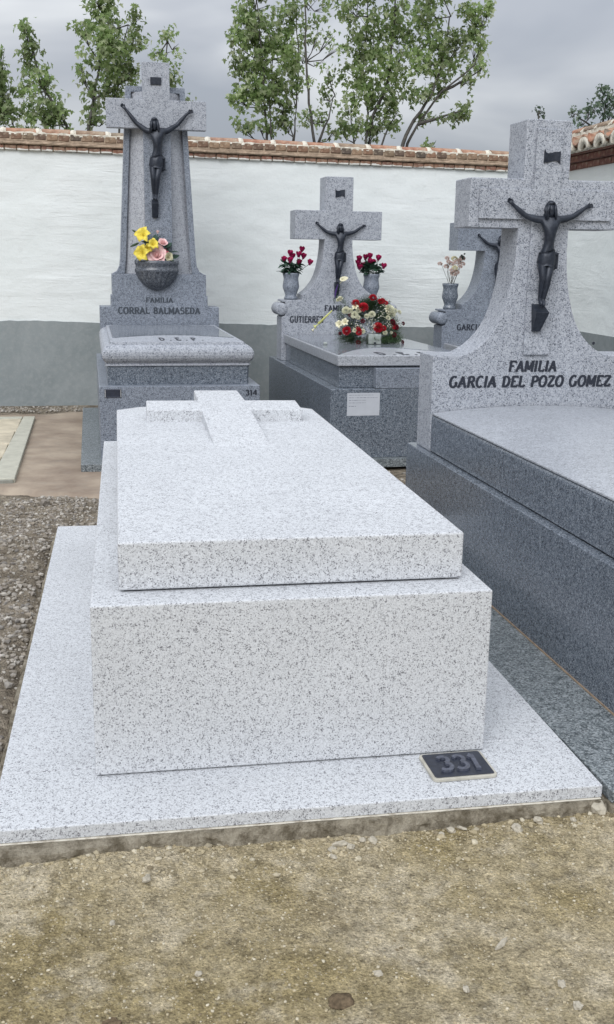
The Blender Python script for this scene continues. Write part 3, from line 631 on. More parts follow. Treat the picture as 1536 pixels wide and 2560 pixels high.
# paper notice taped to the base front
nt_ = thing('paper_notice', 'white printed notice stuck on the front of the middle tomb base', 'notice', (1.642, 4.4853, .30), .035)
box('sheet', 0, .236, -.0015, 0, .003, .163, M['paper'], nt_, 0)
v = []; f = []
for ln, (z, x1, x0) in enumerate(((.148, .19, .012), (.130, .222, .012), (.112, .135, .012), (.094, .135, .012), (.070, .065, .012))):
    x = x0
    while x < x1:
        w_ = random.uniform(.006, .022)
        hgt = random.uniform(.002, .0036); o_ = len(v); v += [(x, -.0021, z-hgt/2), (min(x+w_, x1), -.0021, z-hgt/2), (min(x+w_, x1), -.0021, z+hgt/2), (x, -.0021, z+hgt/2)]; f.append((o_, o_+1, o_+2, o_+3)); x += w_+random.uniform(.003, .006)
tag(link('printed_lines', mesh('printed_lines', v, f), M['ink'], nt_), kind='stuff')
T4 = thing('granite_tomb', 'grey granite family tomb half hidden behind the curved cross of the right tomb', 'tomb', (3.53, 4.5, -.0), .035)
volute_tomb(T4, -.075, [('GARCIA', -.36, .835, .050, .24)])

# ================================================================== LEFT TOMB (tall stele)
T1 = thing('granite_tomb', 'tall grey granite family tomb at the left with a tapering stele, cross and flower bowl', 'tomb', (.487, 4.58, 0), .028)
RR, PP = M['gran_rough'], M['gran_mid']
box('slab', -.685, .72, -.13, 2.62, -.062, 0, M['gran_slab'], T1)
box('base', -.548, .555, 0, 2.52, .001, .508, PP, T1, .004)
def loft(name, prof, y0, y1, mat, parent):
    bm = bmesh.new(); loops = []
    for z, hw, iy in prof:
        c = .012; P = [(-hw+c, y0+iy), (hw-c, y0+iy), (hw, y0+iy+c), (hw, y1-iy-c), (hw-c, y1-iy), (-hw+c, y1-iy), (-hw, y1-iy-c), (-hw, y0+iy+c)]
        loops.append([bm.verts.new((a, b, z)) for a, b in P])
    for A_, B_ in zip(loops, loops[1:]):
        for i in range(8): bm.faces.new((A_[i], A_[(i+1) % 8], B_[(i+1) % 8], B_[i]))
    bm.faces.new(loops[0][::-1]); bm.faces.new(loops[-1])
    me = frombm(name, bm); return link(name, me, mat, parent)
pf_ = [(.5085, .486, .034), (.634, .490, .030), (.640, .500, .020), (.652, .500, .020), (.655, .490, .030), (.664, .497, .022), (.676, .510, .008), (.692, .519, -.002), (.712, .523, -.006), (.734, .521, -.004), (.752, .513, .004), (.768, .500, .018), (.778, .484, .034), (.780, .466, .052), (.797, .462, .056)]
link('lid_block', loft('lid_block', pf_[:3], .055, 2.00, PP, T1).data, PP, T1) if 0 else loft('lid_block', pf_[:3], .055, 2.00, P_, T1)
ld = loft('lid', [(.6403, .500, .020)]+pf_[3:], .055, 2.00, M['gran_rough'], T1)
a_ = [(-.44, .50)]+[(-.44+.88*i/16, .50+.28*math.sin(math.pi*i/16)) for i in range(1, 16)]+[(.44, .50), (.44, 1.82)]+[(.44-.88*i/16, 1.82+.10*math.sin(math.pi*i/16)) for i in range(1, 16)]+[(-.44, 1.82)]
prism('polished_panel', a_, .7972, .8000, M['gran_pol2'], ld, .0008, 'z')
text_flat('letter', 'D . E . P .', -.115, .27, .7974, .24, .31, M['letter'], ld, thick=.24, thin=.15)
def dashes(arcf, z, n, par):
    v = []; f = []; t = .02
    while t < .98:
        l_ = random.uniform(.015, .05)
        if random.random() < .8:
            p = [arcf(t), arcf(min(t+l_, .99))]; o_ = len(v); v += [(p[0][0], p[0][1]-.006, z), (p[1][0], p[1][1]-.006, z), (p[1][0], p[1][1]+.006, z), (p[0][0], p[0][1]+.006, z)]; f.append((o_, o_+1, o_+2, o_+3))
        t += l_+random.uniform(.004, .012)
    link('worn_inscription', mesh('worn_inscription', v, f), M['letter_faint'], par)
dashes(lambda t: (-.44+.88*t, .505+.28*math.sin(math.pi*t)), .8012, 0, ld)
dashes(lambda t: (-.44+.88*t, 1.815+.10*math.sin(math.pi*t)), .8012, 0, ld)
HL = prism('headstone', [(.510, .5085), (.510, .948), (.413, .948), (.413, 1.042), (.400, 1.043), (.400, 1.222), (-.400, 1.222), (-.400, 1.043), (-.413, 1.042), (-.413, .948), (-.510, .948), (-.510, .5085)], 2.02, 2.30, M['gran_mid'], T1, .004)
cx = -.0
# stele: back slab, raised border, inner faces, and the cross
ste = [(.392, 1.2225), (.352, 1.245), (.330, 1.290), (.322, 1.36), (.243, 2.735)]
prism('stele', ste+[(-x, z) for x, z in ste[::-1]], 2.14, 2.27, M['gran_rough'], HL, .003)
for sx in (-1, 1):
    o_ = [(sx*.392, 1.2225), (sx*.352, 1.245), (sx*.330, 1.290), (sx*.322, 1.36), (sx*.243, 2.735), (sx*.110, 2.735), (sx*.110, 2.690), (sx*.200, 2.690), (sx*.275, 1.34), (sx*.290, 1.2225)]
    prism('stele_border', o_, 2.105, 2.1395, M['gran_mid'], HL, .003)
    hexa('splayed_face', [(sx*.2745, 2.1375, 1.2235), (sx*.114, 2.060, 1.2235), (sx*.114, 2.1385, 1.2235), (sx*.2745, 2.1385, 1.2235), (sx*.2005, 2.1375, 2.688), (sx*.112, 2.060, 2.688), (sx*.112, 2.1385, 2.688), (sx*.2005, 2.1385, 2.688)], M['gran_splay_lit'], HL, 0)  # lighter granite paints the light caught by these slanted faces
cr_ = [(.113, 1.2226), (.113, 2.394), (.410, 2.394), (.410, 2.622), (.111, 2.622), (.111, 2.910)]
crs = prism('cross', cr_+[(-x, z) for x, z in cr_[::-1]], 2.00, 2.0845, M['gran_rough'], HL, .004)
box('shaft_panel', -.1125, .1125, 1.998, 1.9995, 1.60, 2.39, M['gran_mid'], crs, 0)
box('shaft_panel', -.1125, .1125, 1.998, 1.9995, 1.2240, 1.597, M['gran_mid'], crs, 0)
crucifix(T1, -.012, 1.9975, 2.428, 1.36, C_B, False)
box('title_plate', -.046, .042, 1.991, 1.9995, 2.735, 2.793, M['bronze'], HL, .001)
text_up('letter', 'FAMILIA', -.118, 2.0195, .985, .040, .23, M['letter_faint'], HL, thick=.26, thin=.16)
text_up('letter', 'CORRAL BALMASEDA', -.355, 2.0195, .890, .052, .70, M['letter_faint'], HL, thick=.29, thin=.17)
np_ = box('number_plate', -.512, -.400, -.006, 0, .435, .491, M['plate_dark'], T1, .001)
box('plate_frame', -.510, -.506, -.0085, -.006, .437, .489, M['plate_silver'], np_, 0); box('plate_frame', -.406, -.402, -.0085, -.006, .437, .489, M['plate_silver'], np_, 0); box('plate_frame', -.505, -.407, -.0085, -.006, .4855, .489, M['plate_digit'], np_, 0); box('plate_frame', -.505, -.407, -.0085, -.006, .437, .4405, M['plate_digit'], np_, 0)
text_up('digit', '317', -.49, -.006, .445, .036, .065, M['plate_digit'], np_, thick=.2, thin=.13) if '7' in GL else None
text_up('letter', '314', .452, 0, .440, .036, .082, M['letter'], T1, thick=.28, thin=.2)

# ================================================================== OLD FLAT GRAVE AT THE LEFT EDGE
FG = thing('flat_grave', 'low worn cream marble grave with a pale stone kerb at the left edge', 'grave', (-.66, 4.13, 0), .028)
hexa('kerb', [(-.09, .0, -.14), (.06, .0, -.14), (.06, 2.70, -.14), (-.04, 2.70, -.14), (-.09, .0, -.022), (.06, .0, -.022), (.06, 2.70, -.022), (-.04, 2.70, -.022)], M['kerb'], FG, .006)
box('kerb', -.96, -.092, .0, .10, -.14, -.0225, M['kerb'], FG, .006); box('kerb', -.96, -.048, 2.60, 2.70, -.14, -.0225, M['kerb'], FG, .006)
for y0, y1 in ((.12, .80), (.806, 1.33), (1.336, 1.92), (1.926, 2.59)): box('marble_panel', -.94, -.098+.018*y1, y0, y1, -.10, -.026-random.uniform(0, .003), M['marble'], FG, .006)
box('front_face', -.95, .05, -.012, -.001, -.14, -.03, M['concrete'], FG, .003)

# ================================================================== CEMETERY WALLS
def jitter_brick(lx, ly, lz_, k):
    bm = bmesh.new(); bmesh.ops.create_cube(bm, size=1); random.seed(100+k)
    for v in bm.verts: v.co = Vector((v.co.x*lx*(1+random.uniform(-.04, .04)), v.co.y*ly*(1+random.uniform(-.05, .02)), v.co.z*lz_*(1+random.uniform(-.07, .07))))
    bevel(bm, .004, 1); return frombm('brick', bm)
HB = [jitter_brick(.098, .12, .042, k) for k in range(5)]; DB = [jitter_brick(.096, .12, .056, 10+k) for k in range(6)]
SB = [jitter_brick(.235, .14, .050, 20+k) for k in range(4)]
def cyl_tile(L_, r0, r1, th, n=10, flat=.62):
    v = []; f = []
    for (x, r) in ((-L_/2, r0), (L_/2, r1)):
        for rr_ in (r, r-th):
            for i in range(n+1):
                a = math.pi*i/n; v.append((x, rr_*math.cos(a), rr_*math.sin(a)*flat))
    m = n+1
    for i in range(n): f += [(i, i+1, 2*m+i+1, 2*m+i), (m+i, 3*m+i, 3*m+i+1, m+i+1), (i, m+i, m+i+1, i+1), (2*m+i, 2*m+i+1, 3*m+i+1, 3*m+i)]
    f += [(0, 2*m, 3*m, m), (n, m+n, 3*m+n, 2*m+n)]; return mesh('roof_tile', v, f, False)
CT = [cyl_tile(.262, .085, .076, .014), cyl_tile(.255, .080, .086, .014), cyl_tile(.268, .083, .083, .014)]
def lump(L_, r, h_, seed, flat=1.0):
    v = []; n = 12; m = 5
    for j in range(m+1):
        x = (j/m-.5)*L_
        for i in range(n+1):
            a = math.pi*i/n; k = 1+.14*noise.noise(Vector((x*25, math.cos(a)*3, seed)))+(.10*noise.noise(Vector((x*80, a*4, seed)))); e = 1-.25*(abs(j/m-.5)*2)**3
            v.append((x+.01*noise.noise(Vector((a*2, j, seed))), r*math.cos(a)*k, h_*math.sin(a)*k*e-.002))
    f = [(j*(n+1)+i, j*(n+1)+i+1, (j+1)*(n+1)+i+1, (j+1)*(n+1)+i) for j in range(m) for i in range(n)]+[tuple(range(n+1)), tuple(range(m*(n+1)+n, m*(n+1)-1, -1))]
    return mesh('mortar_joint', v, f, True)
LP = [lump(.062, .083, .053, s_*3.3) for s_ in range(4)]

# back wall: local x along, y depth (0 = face), z up; slightly falling to the right
W1 = thing('cemetery_wall', 'long whitewashed back wall with grey band, brick coping and clay ridge tiles', 'wall', (-1, 7.79, 0), rot=(0, .0115, .018))
def plaster(name, x0, x1, z0, z1, y, th, mat, parent, amp=.006, seed=0):
    nx_, nz_ = int((x1-x0)/.03), max(2, int((z1-z0)/.03)); v = []; f = []
    for j in range(nz_+1):
        for i in range(nx_+1):
            x = x0+(x1-x0)*i/nx_; z = z0+(z1-z0)*j/nz_; v.append((x, y+amp*noise.noise(Vector((x*1.6, z*3.4, seed)))+amp*.45*noise.noise(Vector((x*4, z*11, seed+2))), z))
    m = nx_+1; f = [(j*m+i, j*m+i+1, (j+1)*m+i+1, (j+1)*m+i) for j in range(nz_) for i in range(nx_)]; b = len(v)
    v += [(x0, y+th, z0), (x1, y+th, z0), (x1, y+th, z1), (x0, y+th, z1)]
    f += [tuple(range(0, m))[::-1]+(b, b+1)][:0]; c = (0, m-1, len(v)-5, nz_*m)
    f += [(b+1, b, b+3, b+2), (c[0], b, b+1, c[1]), (c[1], b+1, b+2, c[2]), (c[3], c[2], b+2, b+3), (c[0], c[3], b+3, b)]
    return link(name, mesh(name, v, f, False), mat, parent)
o = plaster('wall_face', -4.5, 6.0, -.3, 2.303, 0, .30, M['wall'], W1, .009, 1)
o.data.polygons.foreach_set('use_smooth', [True]*len(o.data.polygons))
dv = []; n = 260
for i in range(n+1):
    x = -4.5+10.0*i/n; t = .752+.010*noise.noise(Vector((x*1.6, 0, 0)))+.007*noise.noise(Vector((x*12, 0, 0))); 
    bot = -.2+.02*noise.noise(Vector((x*7, 0, 3)))
    dv += [(x, -.013, bot), (x, -.014+.004*noise.noise(Vector((x*3, 1, 0))), .35), (x, -.012, t), (x, .012, t+.002)]
df = [(i*4+j, (i+1)*4+j, (i+1)*4+j+1, i*4+j+1) for i in range(n) for j in range(3)]
link('grey_band', mesh('grey_band', dv, df, False), M['dado'], W1)
Z0 = 2.304
rough_bar('mortar_bed', -4.5, 5.75, [(-.018, Z0+.002, 1), (-.020, Z0+.040, 1), (.29, Z0+.040, 0), (.29, Z0, 0)], M['mortar_tan'], W1, .004, .04, 1)
x = -3.4; k = 0; rnd = random.Random(5)
while x < 5.45:
    o = link('brick', HB[rnd.randrange(5)], M['brick_red'], W1, (x+.052, .025+rnd.uniform(-.005, .003), Z0+.0215+rnd.uniform(-.002, .002)), (rnd.uniform(-.02, .02), rnd.uniform(-.02, .02), rnd.uniform(-.03, .03))); x += .1075+rnd.uniform(-.002, .003)
rough_bar('mortar_ledge', -4.5, 5.75, [(-.048, Z0+.046, 1), (-.060, Z0+.056, 1), (-.056, Z0+.070, 1), (-.02, Z0+.088, 1), (.29, Z0+.088, 0), (.29, Z0+.046, 0)], M['mortar_tan'], W1, .006, .03, 2)
rough_bar('mortar_bed', -4.5, 5.75, [(-.040, Z0+.080, .6), (-.022, Z0+.140, .6), (.29, Z0+.140, 0), (.29, Z0+.080, 0)], M['mortar_tan'], W1, .004, .04, 3)
x = -3.4
while x < 5.45:
    link('brick', DB[rnd.randrange(6)], M['brick_dark'], W1, (x+.051, .020+rnd.uniform(-.004, .004), Z0+.110+rnd.uniform(-.003, .003)), (-.25+rnd.uniform(-.04, .04), rnd.uniform(-.03, .03), rnd.uniform(-.04, .04))); x += .1065+rnd.uniform(-.003, .004)
rough_bar('mortar_bed', -4.5, 5.75, [(-.030, Z0+.134, 1), (-.026, Z0+.158, 1), (.04, Z0+.176, 1), (.29, Z0+.176, 0), (.29, Z0+.134, 0)], M['mortar'], W1, .012, .014, 4, 22)
x = -3.35; k = 0
while x < 5.5:
    link('ridge_tile', CT[rnd.randrange(3)], M['tile'], W1, (x+.135, .065, Z0+.150+rnd.uniform(-.003, .003)), (rnd.uniform(-.03, .03), rnd.uniform(-.015, .015), rnd.uniform(-.02, .02)))
    link('mortar_joint', LP[rnd.randrange(4)], M['mortar'], W1, (x+.289, .065, Z0+.151)); x += .3115+rnd.uniform(-.006, .006)
# side wall running towards the camera at the right: local x runs along -Y of the world
W2 = thing('cemetery_wall', 'side wall at the right edge with scalloped clay eave tiles over dark brick courses', 'wall', (4.50, 7.85, -.055), -math.pi/2)
o = plaster('wall_face', 0, 9.0, -.3, 2.300, 0, .30, M['wall'], W2, .008, 8); o.data.polygons.foreach_set('use_smooth', [True]*len(o.data.polygons))
box('grey_band', .03, 9.0, -.012, .01, -.2, .775, M['dado'], W2, 0)
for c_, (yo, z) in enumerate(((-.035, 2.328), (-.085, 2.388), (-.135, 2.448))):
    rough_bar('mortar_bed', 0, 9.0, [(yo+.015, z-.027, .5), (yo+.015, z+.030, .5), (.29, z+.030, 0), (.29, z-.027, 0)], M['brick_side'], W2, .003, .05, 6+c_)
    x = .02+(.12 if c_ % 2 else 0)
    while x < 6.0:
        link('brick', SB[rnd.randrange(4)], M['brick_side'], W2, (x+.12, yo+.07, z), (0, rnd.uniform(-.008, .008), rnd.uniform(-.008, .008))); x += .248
ET = [cyl_tile(.46, .114, .098, .016, 12, .80), cyl_tile(.46, .110, .100, .016, 12, .84)]
def endcap(seed):
    v = []; f = []; n = 14; R0 = .110
    for y_ in (-.012, .03):
        for i in range(n+1):
            a = math.pi*i/n; v.append((R0*math.cos(a)*(1+.06*noise.noise(Vector((i, y_*9, seed)))), y_, R0*.80*math.sin(a)+.002))
        for i in range(n+1):
            a = math.pi*i/n; v.append((.080*math.cos(a)*(1+.15*noise.noise(Vector((i*.7, 2, seed)))), y_, .050*math.sin(a)-.010-.02*abs(math.cos(a))))
    m = n+1
    for i in range(n): f += [(i, i+1, m+i+1, m+i), (2*m+i, 3*m+i, 3*m+i+1, 2*m+i+1), (i, 2*m+i, 2*m+i+1, i+1), (m+i, m+i+1, 3*m+i+1, 3*m+i)]
    f += [(0, m, 3*m, 2*m), (n, 2*m+n, 3*m+n, m+n)]
    return mesh('mortar_joint', v, f, True)
EC = [endcap(s_) for s_ in (1., 5., 9.)]
x = .10; sl_ = .30
while x < 6.4:
    t = link('roof_tile', ET[rnd.randrange(2)], M['tile'], W2, (x, .0, 2.522+rnd.uniform(-.004, .004)), (0, -sl_, math.pi/2))
    link('mortar_joint', EC[rnd.randrange(3)], M['mortar'], W2, (x, -.232, 2.443)); 
    if x+.15 < 6.4:                                                # channel tile between two cover tiles
        c_ = link('roof_tile', ET[rnd.randrange(2)], M['tile'], W2, (x+.165, .0, 2.492), (math.pi, sl_*0, 0)); c_.rotation_euler = (math.pi, sl_, math.pi/2)
    x += .33+rnd.uniform(-.006, .006)
rough_bar('mortar_bed', 0, 9.0, [(-.20, 2.430, .4), (-.19, 2.452, .4), (.06, 2.525, .6), (.29, 2.54, 0), (.29, 2.43, 0), (-.16, 2.43, 0)], M['mortar'], W2, .008, .03, 11)
rough_bar('mortar_bed', 0, 9.0, [(.06, 2.54, 1), (.07, 2.665, 1), (.27, 2.665, 1), (.29, 2.57, 0)], M['mortar'], W2, .012, .02, 12, 20)
x = .05
while x < 6.3:
    link('ridge_tile', CT[rnd.randrange(3)], M['tile'], W2, (x+.135, .15, 2.668), (rnd.uniform(-.03, .03), 0, rnd.uniform(-.02, .02))); link('mortar_joint', LP[rnd.randrange(4)], M['mortar'], W2, (x+.289, .15, 2.664)); x += .3115
random.seed(11)

# ================================================================== FLOWERS
def petal_vf(r, h_, flare, span, n=5, m=4, curl=0.0, off=0.0, ruf=0.0):
    v = []; f = []
    for j in range(m+1):
        t = j/m
        for i in range(n+1):
            u = i/n*2-1; a = u*span*(.35+.65*math.sin(math.pi*min(1, .25+t*.62))); rad = r*(.35+.65*math.sin(t*1.5))+flare*t*t*r*(1-.25*u*u)+off
            z = h_*t*(1-.18*u*u)-curl*max(0, t-.65)**2*6*h_*(1-.4*u*u)+ruf*math.sin(u*9+t*3)*t*r
            v.append((rad*math.cos(a), rad*math.sin(a), z))
    f = [(j*(n+1)+i, j*(n+1)+i+1, (j+1)*(n+1)+i+1, (j+1)*(n+1)+i) for j in range(m) for i in range(n)]; return v, f
def rotz(vf, a): return tform(vf, rot=Matrix.Rotation(a, 3, 'Z'))
def rose_mesh(name, R0, openness=.6, seed=0):
    rn = random.Random(seed); P = []
    for ring, (k, rr_, hh, fl) in enumerate(((3, .22, .95, .0), (4, .42, .95, .25*openness), (5, .62, .85, .7*openness), (5, .80, .70, 1.1*openness))[:3 if openness < .4 else 4]):
        for i in range(k): P.append(rotz(petal_vf(rr_*R0, hh*R0*1.15, fl, .95, curl=.25*openness*ring/3), i*6.283/k+ring*.6+rn.uniform(-.15, .15)))
    v, f = lathe([(.05*R0, -.25*R0), (.28*R0, -.1*R0), (.3*R0, .2*R0), (.1*R0, .8*R0)], 8); P.append((v, f)); return mesh(name, *merge(P), True)
def carnation_mesh(name, R0, seed=0, n=46):
    rn = random.Random(seed); P = []
    for i in range(n):
        t = (i+.5)/n; el = math.acos(1-t*1.05); az = i*2.39996; d = Vector((math.sin(el)*math.cos(az), math.sin(el)*math.sin(az), math.cos(el)*.75)); w_ = R0*.30
        a = d.orthogonal().normalized(); b = d.cross(a); c0 = d*R0*.55; v = [c0*.6]; m = 7
        for j in range(m):
            th = (j/(m-1)-.5)*2.2; v.append(c0+(d*math.cos(th)*.62+a*math.sin(th)*.75+b*.16*(1 if j % 2 else -1))*w_*1.5*rn.uniform(.8, 1.1))
        P.append((v, [(0, j, j+1) for j in range(1, m)]))
    return mesh(name, *merge(P), False)
def lily_mesh(name, R0, seed=0, wd=.30, cup=.55):
    rn = random.Random(seed); P = []
    for i in range(6):
        v = []; n, m = 4, 7; rad = 1 if i % 2 else .88
        for j in range(m+1):
            t = j/m; ww = R0*wd*math.sin(math.pi*(t**.8)*.97+.04)*(1 if i % 2 else 1.2); x = R0*rad*(t**.9); z = R0*(cup*math.sin(t*2.0)-.45*max(0, t-.6)*1.2)
            for k in range(n+1): u = k/n*2-1; v.append((x, u*ww, z+abs(u)*.10*R0*math.sin(t*3)+.03*R0*math.sin(u*7+t*5)))
        P.append(rotz((v, [(j*(n+1)+k, j*(n+1)+k+1, (j+1)*(n+1)+k+1, (j+1)*(n+1)+k) for j in range(m) for k in range(n)]), i*1.0472+rn.uniform(-.12, .12)))
    for i in range(5): a = i*1.256; P.append(tube_vf([(0, 0, 0), (.1*R0*math.cos(a), .1*R0*math.sin(a), .4*R0), (.22*R0*math.cos(a), .22*R0*math.sin(a), .62*R0)], [.02*R0, .015*R0, .035*R0], 5))
    return mesh(name, *merge(P), True)
def leaf_mesh(name, L_, W_):
    v = []; m = 12
    for j in range(m+1):
        t = j/m; w_ = W_*math.sin(math.pi*t**.85)*(1+.16*(1 if j % 2 else -1)); z = -.25*L_*t*t
        for u in (-1, 0, 1): v.append((L_*t, u*w_, z+abs(u)*.16*W_))
    return mesh(name, v, [(j*3+k, j*3+k+1, (j+1)*3+k+1, (j+1)*3+k) for j in range(m) for k in range(2)], True)
def calla_mesh(name, R0):
    v = []; n, m = 18, 8
    for j in range(m+1):
        t = j/m
        for i in range(n):
            a = i*6.283/n; r = R0*(.12+.16*t+.72*t**3); lip = (1+.55*max(0, math.cos(a))*t**4); v.append((r*math.cos(a)*lip, r*math.sin(a)*(.75), R0*(2.2*t-.6*t**6+.55*t**4*math.cos(a))))
    f = [(j*n+i, j*n+(i+1) % n, (j+1)*n+(i+1) % n, (j+1)*n+i) for j in range(m) for i in range(n)]
    sp_ = tube_vf([(0, 0, R0*.3), (0, 0, R0*2.0)], [.09*R0, .05*R0], 6); return mesh(name, *merge([(v, f), sp_]), True)
def face(o, d, roll=0): o.rotation_euler = (Vector(d).to_track_quat('Z', 'Y').to_matrix() @ Matrix.Rotation(roll, 3, 'Z')).to_euler(); return o
def sprigs(name, base, pts, mat, parent, n=300, L_=(.03, .06), w_=.0022, rn=None):
    rn = rn or random.Random(3); P = []
    for i in range(n):
        c, d = pts(rn); l_ = rn.uniform(*L_); d = Vector(d).normalized(); s_ = d.orthogonal().normalized(); s_ = (Matrix.Rotation(rn.uniform(0, 6.28), 3, d) @ s_)
        c = Vector(c); k = rn.randint(5, 8)
        P.append(([c-s_*w_*.35, c+s_*w_*.35, c+d*l_], [(0, 1, 2)]))
        for j in range(k):
            t = (j+.5)/k; b = c+d*l_*t; q = (d*.6+s_*(1 if j % 2 else -1)).normalized()*l_*.45*(1-t*.5); nn = d*w_*.5
            P.append(([b-nn, b+nn, b+q], [(0, 1, 2)]))
    o = link(name, mesh(name, *merge(P)), mat, parent); tag(o, kind='stuff'); return o

# granite vases with roses on the middle tomb, and the vase on its twin
VP = [(.050, 0), (.060, .002), (.060, .018), (.052, .030), (.050, .042), (.060, .070), (.0725, .100), (.0735, .118), (.069, .150), (.0655, .175), (.066, .190), (.0705, .205), (.0735, .215), (.0735, .230), (.060, .230), (.058, .10), (.02, .09)]
def inw(T_, x, y, z): return T_.matrix_world @ Vector((x, y, z))
bpy.context.view_layer.update()
vase_me = None
def vase(T_, x, y, z, label, mat):
    p = T_.matrix_world @ Vector((x, y, z)); v = [Vector(q) for q in lathe(VP, 28)[0]]; f = lathe(VP, 28)[1][:-2]+[tuple(range(28))[::-1]]
    o = link('flower_vase', mesh('flower_vase', v, f, True), mat, None, p); return tag(o, label, 'vase', 'granite flower vases on the tomb shoulders')
vase(T2, -.398, 2.215, 1.0155, 'grey granite vase left of the bronze figure on the middle tomb', M['gran_mid'])
vase(T2, .330+.008, 2.215, 1.0155, 'grey granite vase right of the bronze figure on the middle tomb', M['gran_mid'])
vase(T4, -.398, 2.215, .9405, 'darker granite vase on the half hidden tomb behind the right cross', M['gran_pol'])
rose_s = [rose_mesh('rose', .041, .06, s_) for s_ in range(3)]; lf_s = leaf_mesh('leaf', .055, .019)
RL = [[1.579, 1.41], [1.677, 1.443], [1.525, 1.357], [1.568, 1.35], [1.694, 1.386], [1.657, 1.333], [1.745, 1.334], [1.645, 1.401], [1.60, 1.385]]
RR_ = [[2.2, 1.372], [2.19, 1.338], [2.3, 1.395], [2.368, 1.38], [2.336, 1.342], [2.246, 1.314], [2.202, 1.3], [2.421, 1.311], [2.272, 1.384], [2.30, 1.35]]
def rose_bunch(cx_, cy_, zt, L_, label):
    o = thing('rose_bouquet', label, 'flowers', (cx_, cy_, zt), 0, 'bunches of roses in the granite vases'); rn = random.Random(int(cx_*100)); st = []
    for i, (x, z) in enumerate(L_):
        y = rn.uniform(-.05, .045); d = Vector((x-cx_, y-.02, (z-zt)*.9+.03)); q = link('rose', rose_s[i % 3], M['crimson'], o, (x-cx_, y, z-zt-.012)); face(q, (d.x*.7, -.55, .75+d.z), rn.uniform(0, 6))
        st.append(tube_vf([(rn.uniform(-.02, .02), rn.uniform(-.02, .02), -.05), ((x-cx_)*.7, y*.6, (z-zt)*.5), (x-cx_, y, z-zt-.01)], .0022, 5))
    [link('stem', mesh('stem', *s9, True), M['gloss_leaf'], o) for s9 in st]
    for i in range(110):
        a = rn.uniform(0, 6.28); r = rn.uniform(.01, .08); q = link('leaf', lf_s, M['gloss_leaf'], o, (r*math.cos(a), r*.7*math.sin(a), rn.uniform(.0, .085))); q.rotation_euler = (rn.uniform(-.6, .6), rn.uniform(-1.1, .5), a+rn.uniform(-.6, .6)); s_ = rn.uniform(.7, 1.15); q.scale = (s_, s_, s_)
    return o
pL = inw(T2, -.398, 2.215, 1.2455); pR = inw(T2, .338, 2.215, 1.2455)
rose_bunch(pL.x, pL.y, pL.z, RL, 'crimson roses in the vase left of the middle cross'); rose_bunch(pR.x, pR.y, pR.z, RR_, 'crimson roses in the vase right of the middle cross')
p4 = inw(T4, -.398, 2.215, 1.17); o = thing('dried_bouquet', 'faded dusty pink flowers in the dark vase behind the right cross', 'flowers', tuple(p4)); rn = random.Random(8)
dm = [carnation_mesh('dried_flower', .036, s_, 34) for s_ in (1, 2)]; st = []
for x, z in ((3.009, 1.391), (2.96, 1.341), (3.051, 1.343), (3.127, 1.38), (3.165, 1.393), (3.078, 1.307), (3.013, 1.318), (3.13, 1.319), (3.068, 1.255), (3.102, 1.355), (3.155, 1.344), (3.02, 1.36), (3.09, 1.385), (3.05, 1.285), (3.1, 1.27)):
    q = link('dried_flower', dm[rn.randrange(2)], M['dusty'] if rn.random() < .75 else M['cream'], o, (x-p4.x, rn.uniform(-.04, .04), z-p4.z)); face(q, (x-p4.x, -.5, .7)); s_ = rn.uniform(.7, 1.15); q.scale = (s_, s_, s_); st.append(tube_vf([(rn.uniform(-.02, .02), 0, -.05), (x-p4.x, 0, z-p4.z)], .0016, 4))
st.append(tube_vf([(0, 0, -.03), (.05, -.01, .12), (.105, -.01, .26)], .002, 4)); [link('stem', mesh('stem', *s9), M['bark'], o) for s9 in st]
for i in range(6): q = link('twig_bud', rose_s[0], M['gloss_leaf'], o, (.075+i*.006+rn.uniform(-.012, .012), -.01, .19+i*.013)); q.scale = (.32, .32, .32)

# bowl planter and its silk flowers on the left tomb
bp = T1.matrix_world @ Vector((-.020, 2.02, 0))
PB = thing('bowl_planter', 'fluted half round granite flower bowl fixed under the tall stele', 'planter', (bp.x, bp.y, 0), .028)
def halfbowl(prof, seg=40, dep=.8, wob=0):
    v = []; 
    for (r, z) in prof:
        for i in range(seg+1):
            a = math.pi*i/seg+math.pi; k = 1+wob*(math.cos(a*22)); v.append((r*k*math.cos(a), r*k*dep*math.sin(a), z))
    m = seg+1; f = [(j*m+i, j*m+i+1, (j+1)*m+i+1, (j+1)*m+i) for j in range(len(prof)-1) for i in range(seg)]; f += [(j*m+seg, j*m, (j+1)*m, (j+1)*m+seg) for j in range(len(prof)-1)]; return v, f
link('rim', mesh('rim', *halfbowl([(.160, 1.20), (.182, 1.238), (.187, 1.243), (.187, 1.262), (.180, 1.270), (.180, 1.300), (.187, 1.308), (.187, 1.336), (.165, 1.336), (.155, 1.30), (.01, 1.30)]), True), M['gran_bowl'], PB)
link('fluted_bowl', mesh('fluted_bowl', *halfbowl([(.012, 1.085), (.055, 1.098), (.100, 1.122), (.135, 1.155), (.160, 1.195), (.174, 1.225), (.178, 1.240), (.01, 1.24)], 120, .8, .022), True), M['gran_bowl'], PB)
BQ = thing('silk_bouquet', 'yellow lilies and pale pink roses filling the granite bowl', 'flowers', (bp.x, bp.y-.075, 1.305), .028); rn = random.Random(4)
lm = lily_mesh('lily', .078, 2, .34, .5); lm2 = lily_mesh('lily', .055, 3, .34, .7); rb = rose_mesh('rose', .056, .9, 1); rs = rose_mesh('rose', .032, .6, 2); bd = rose_mesh('rose_bud', .02, .12, 3); lg = leaf_mesh('leaf', .085, .028)
st = []
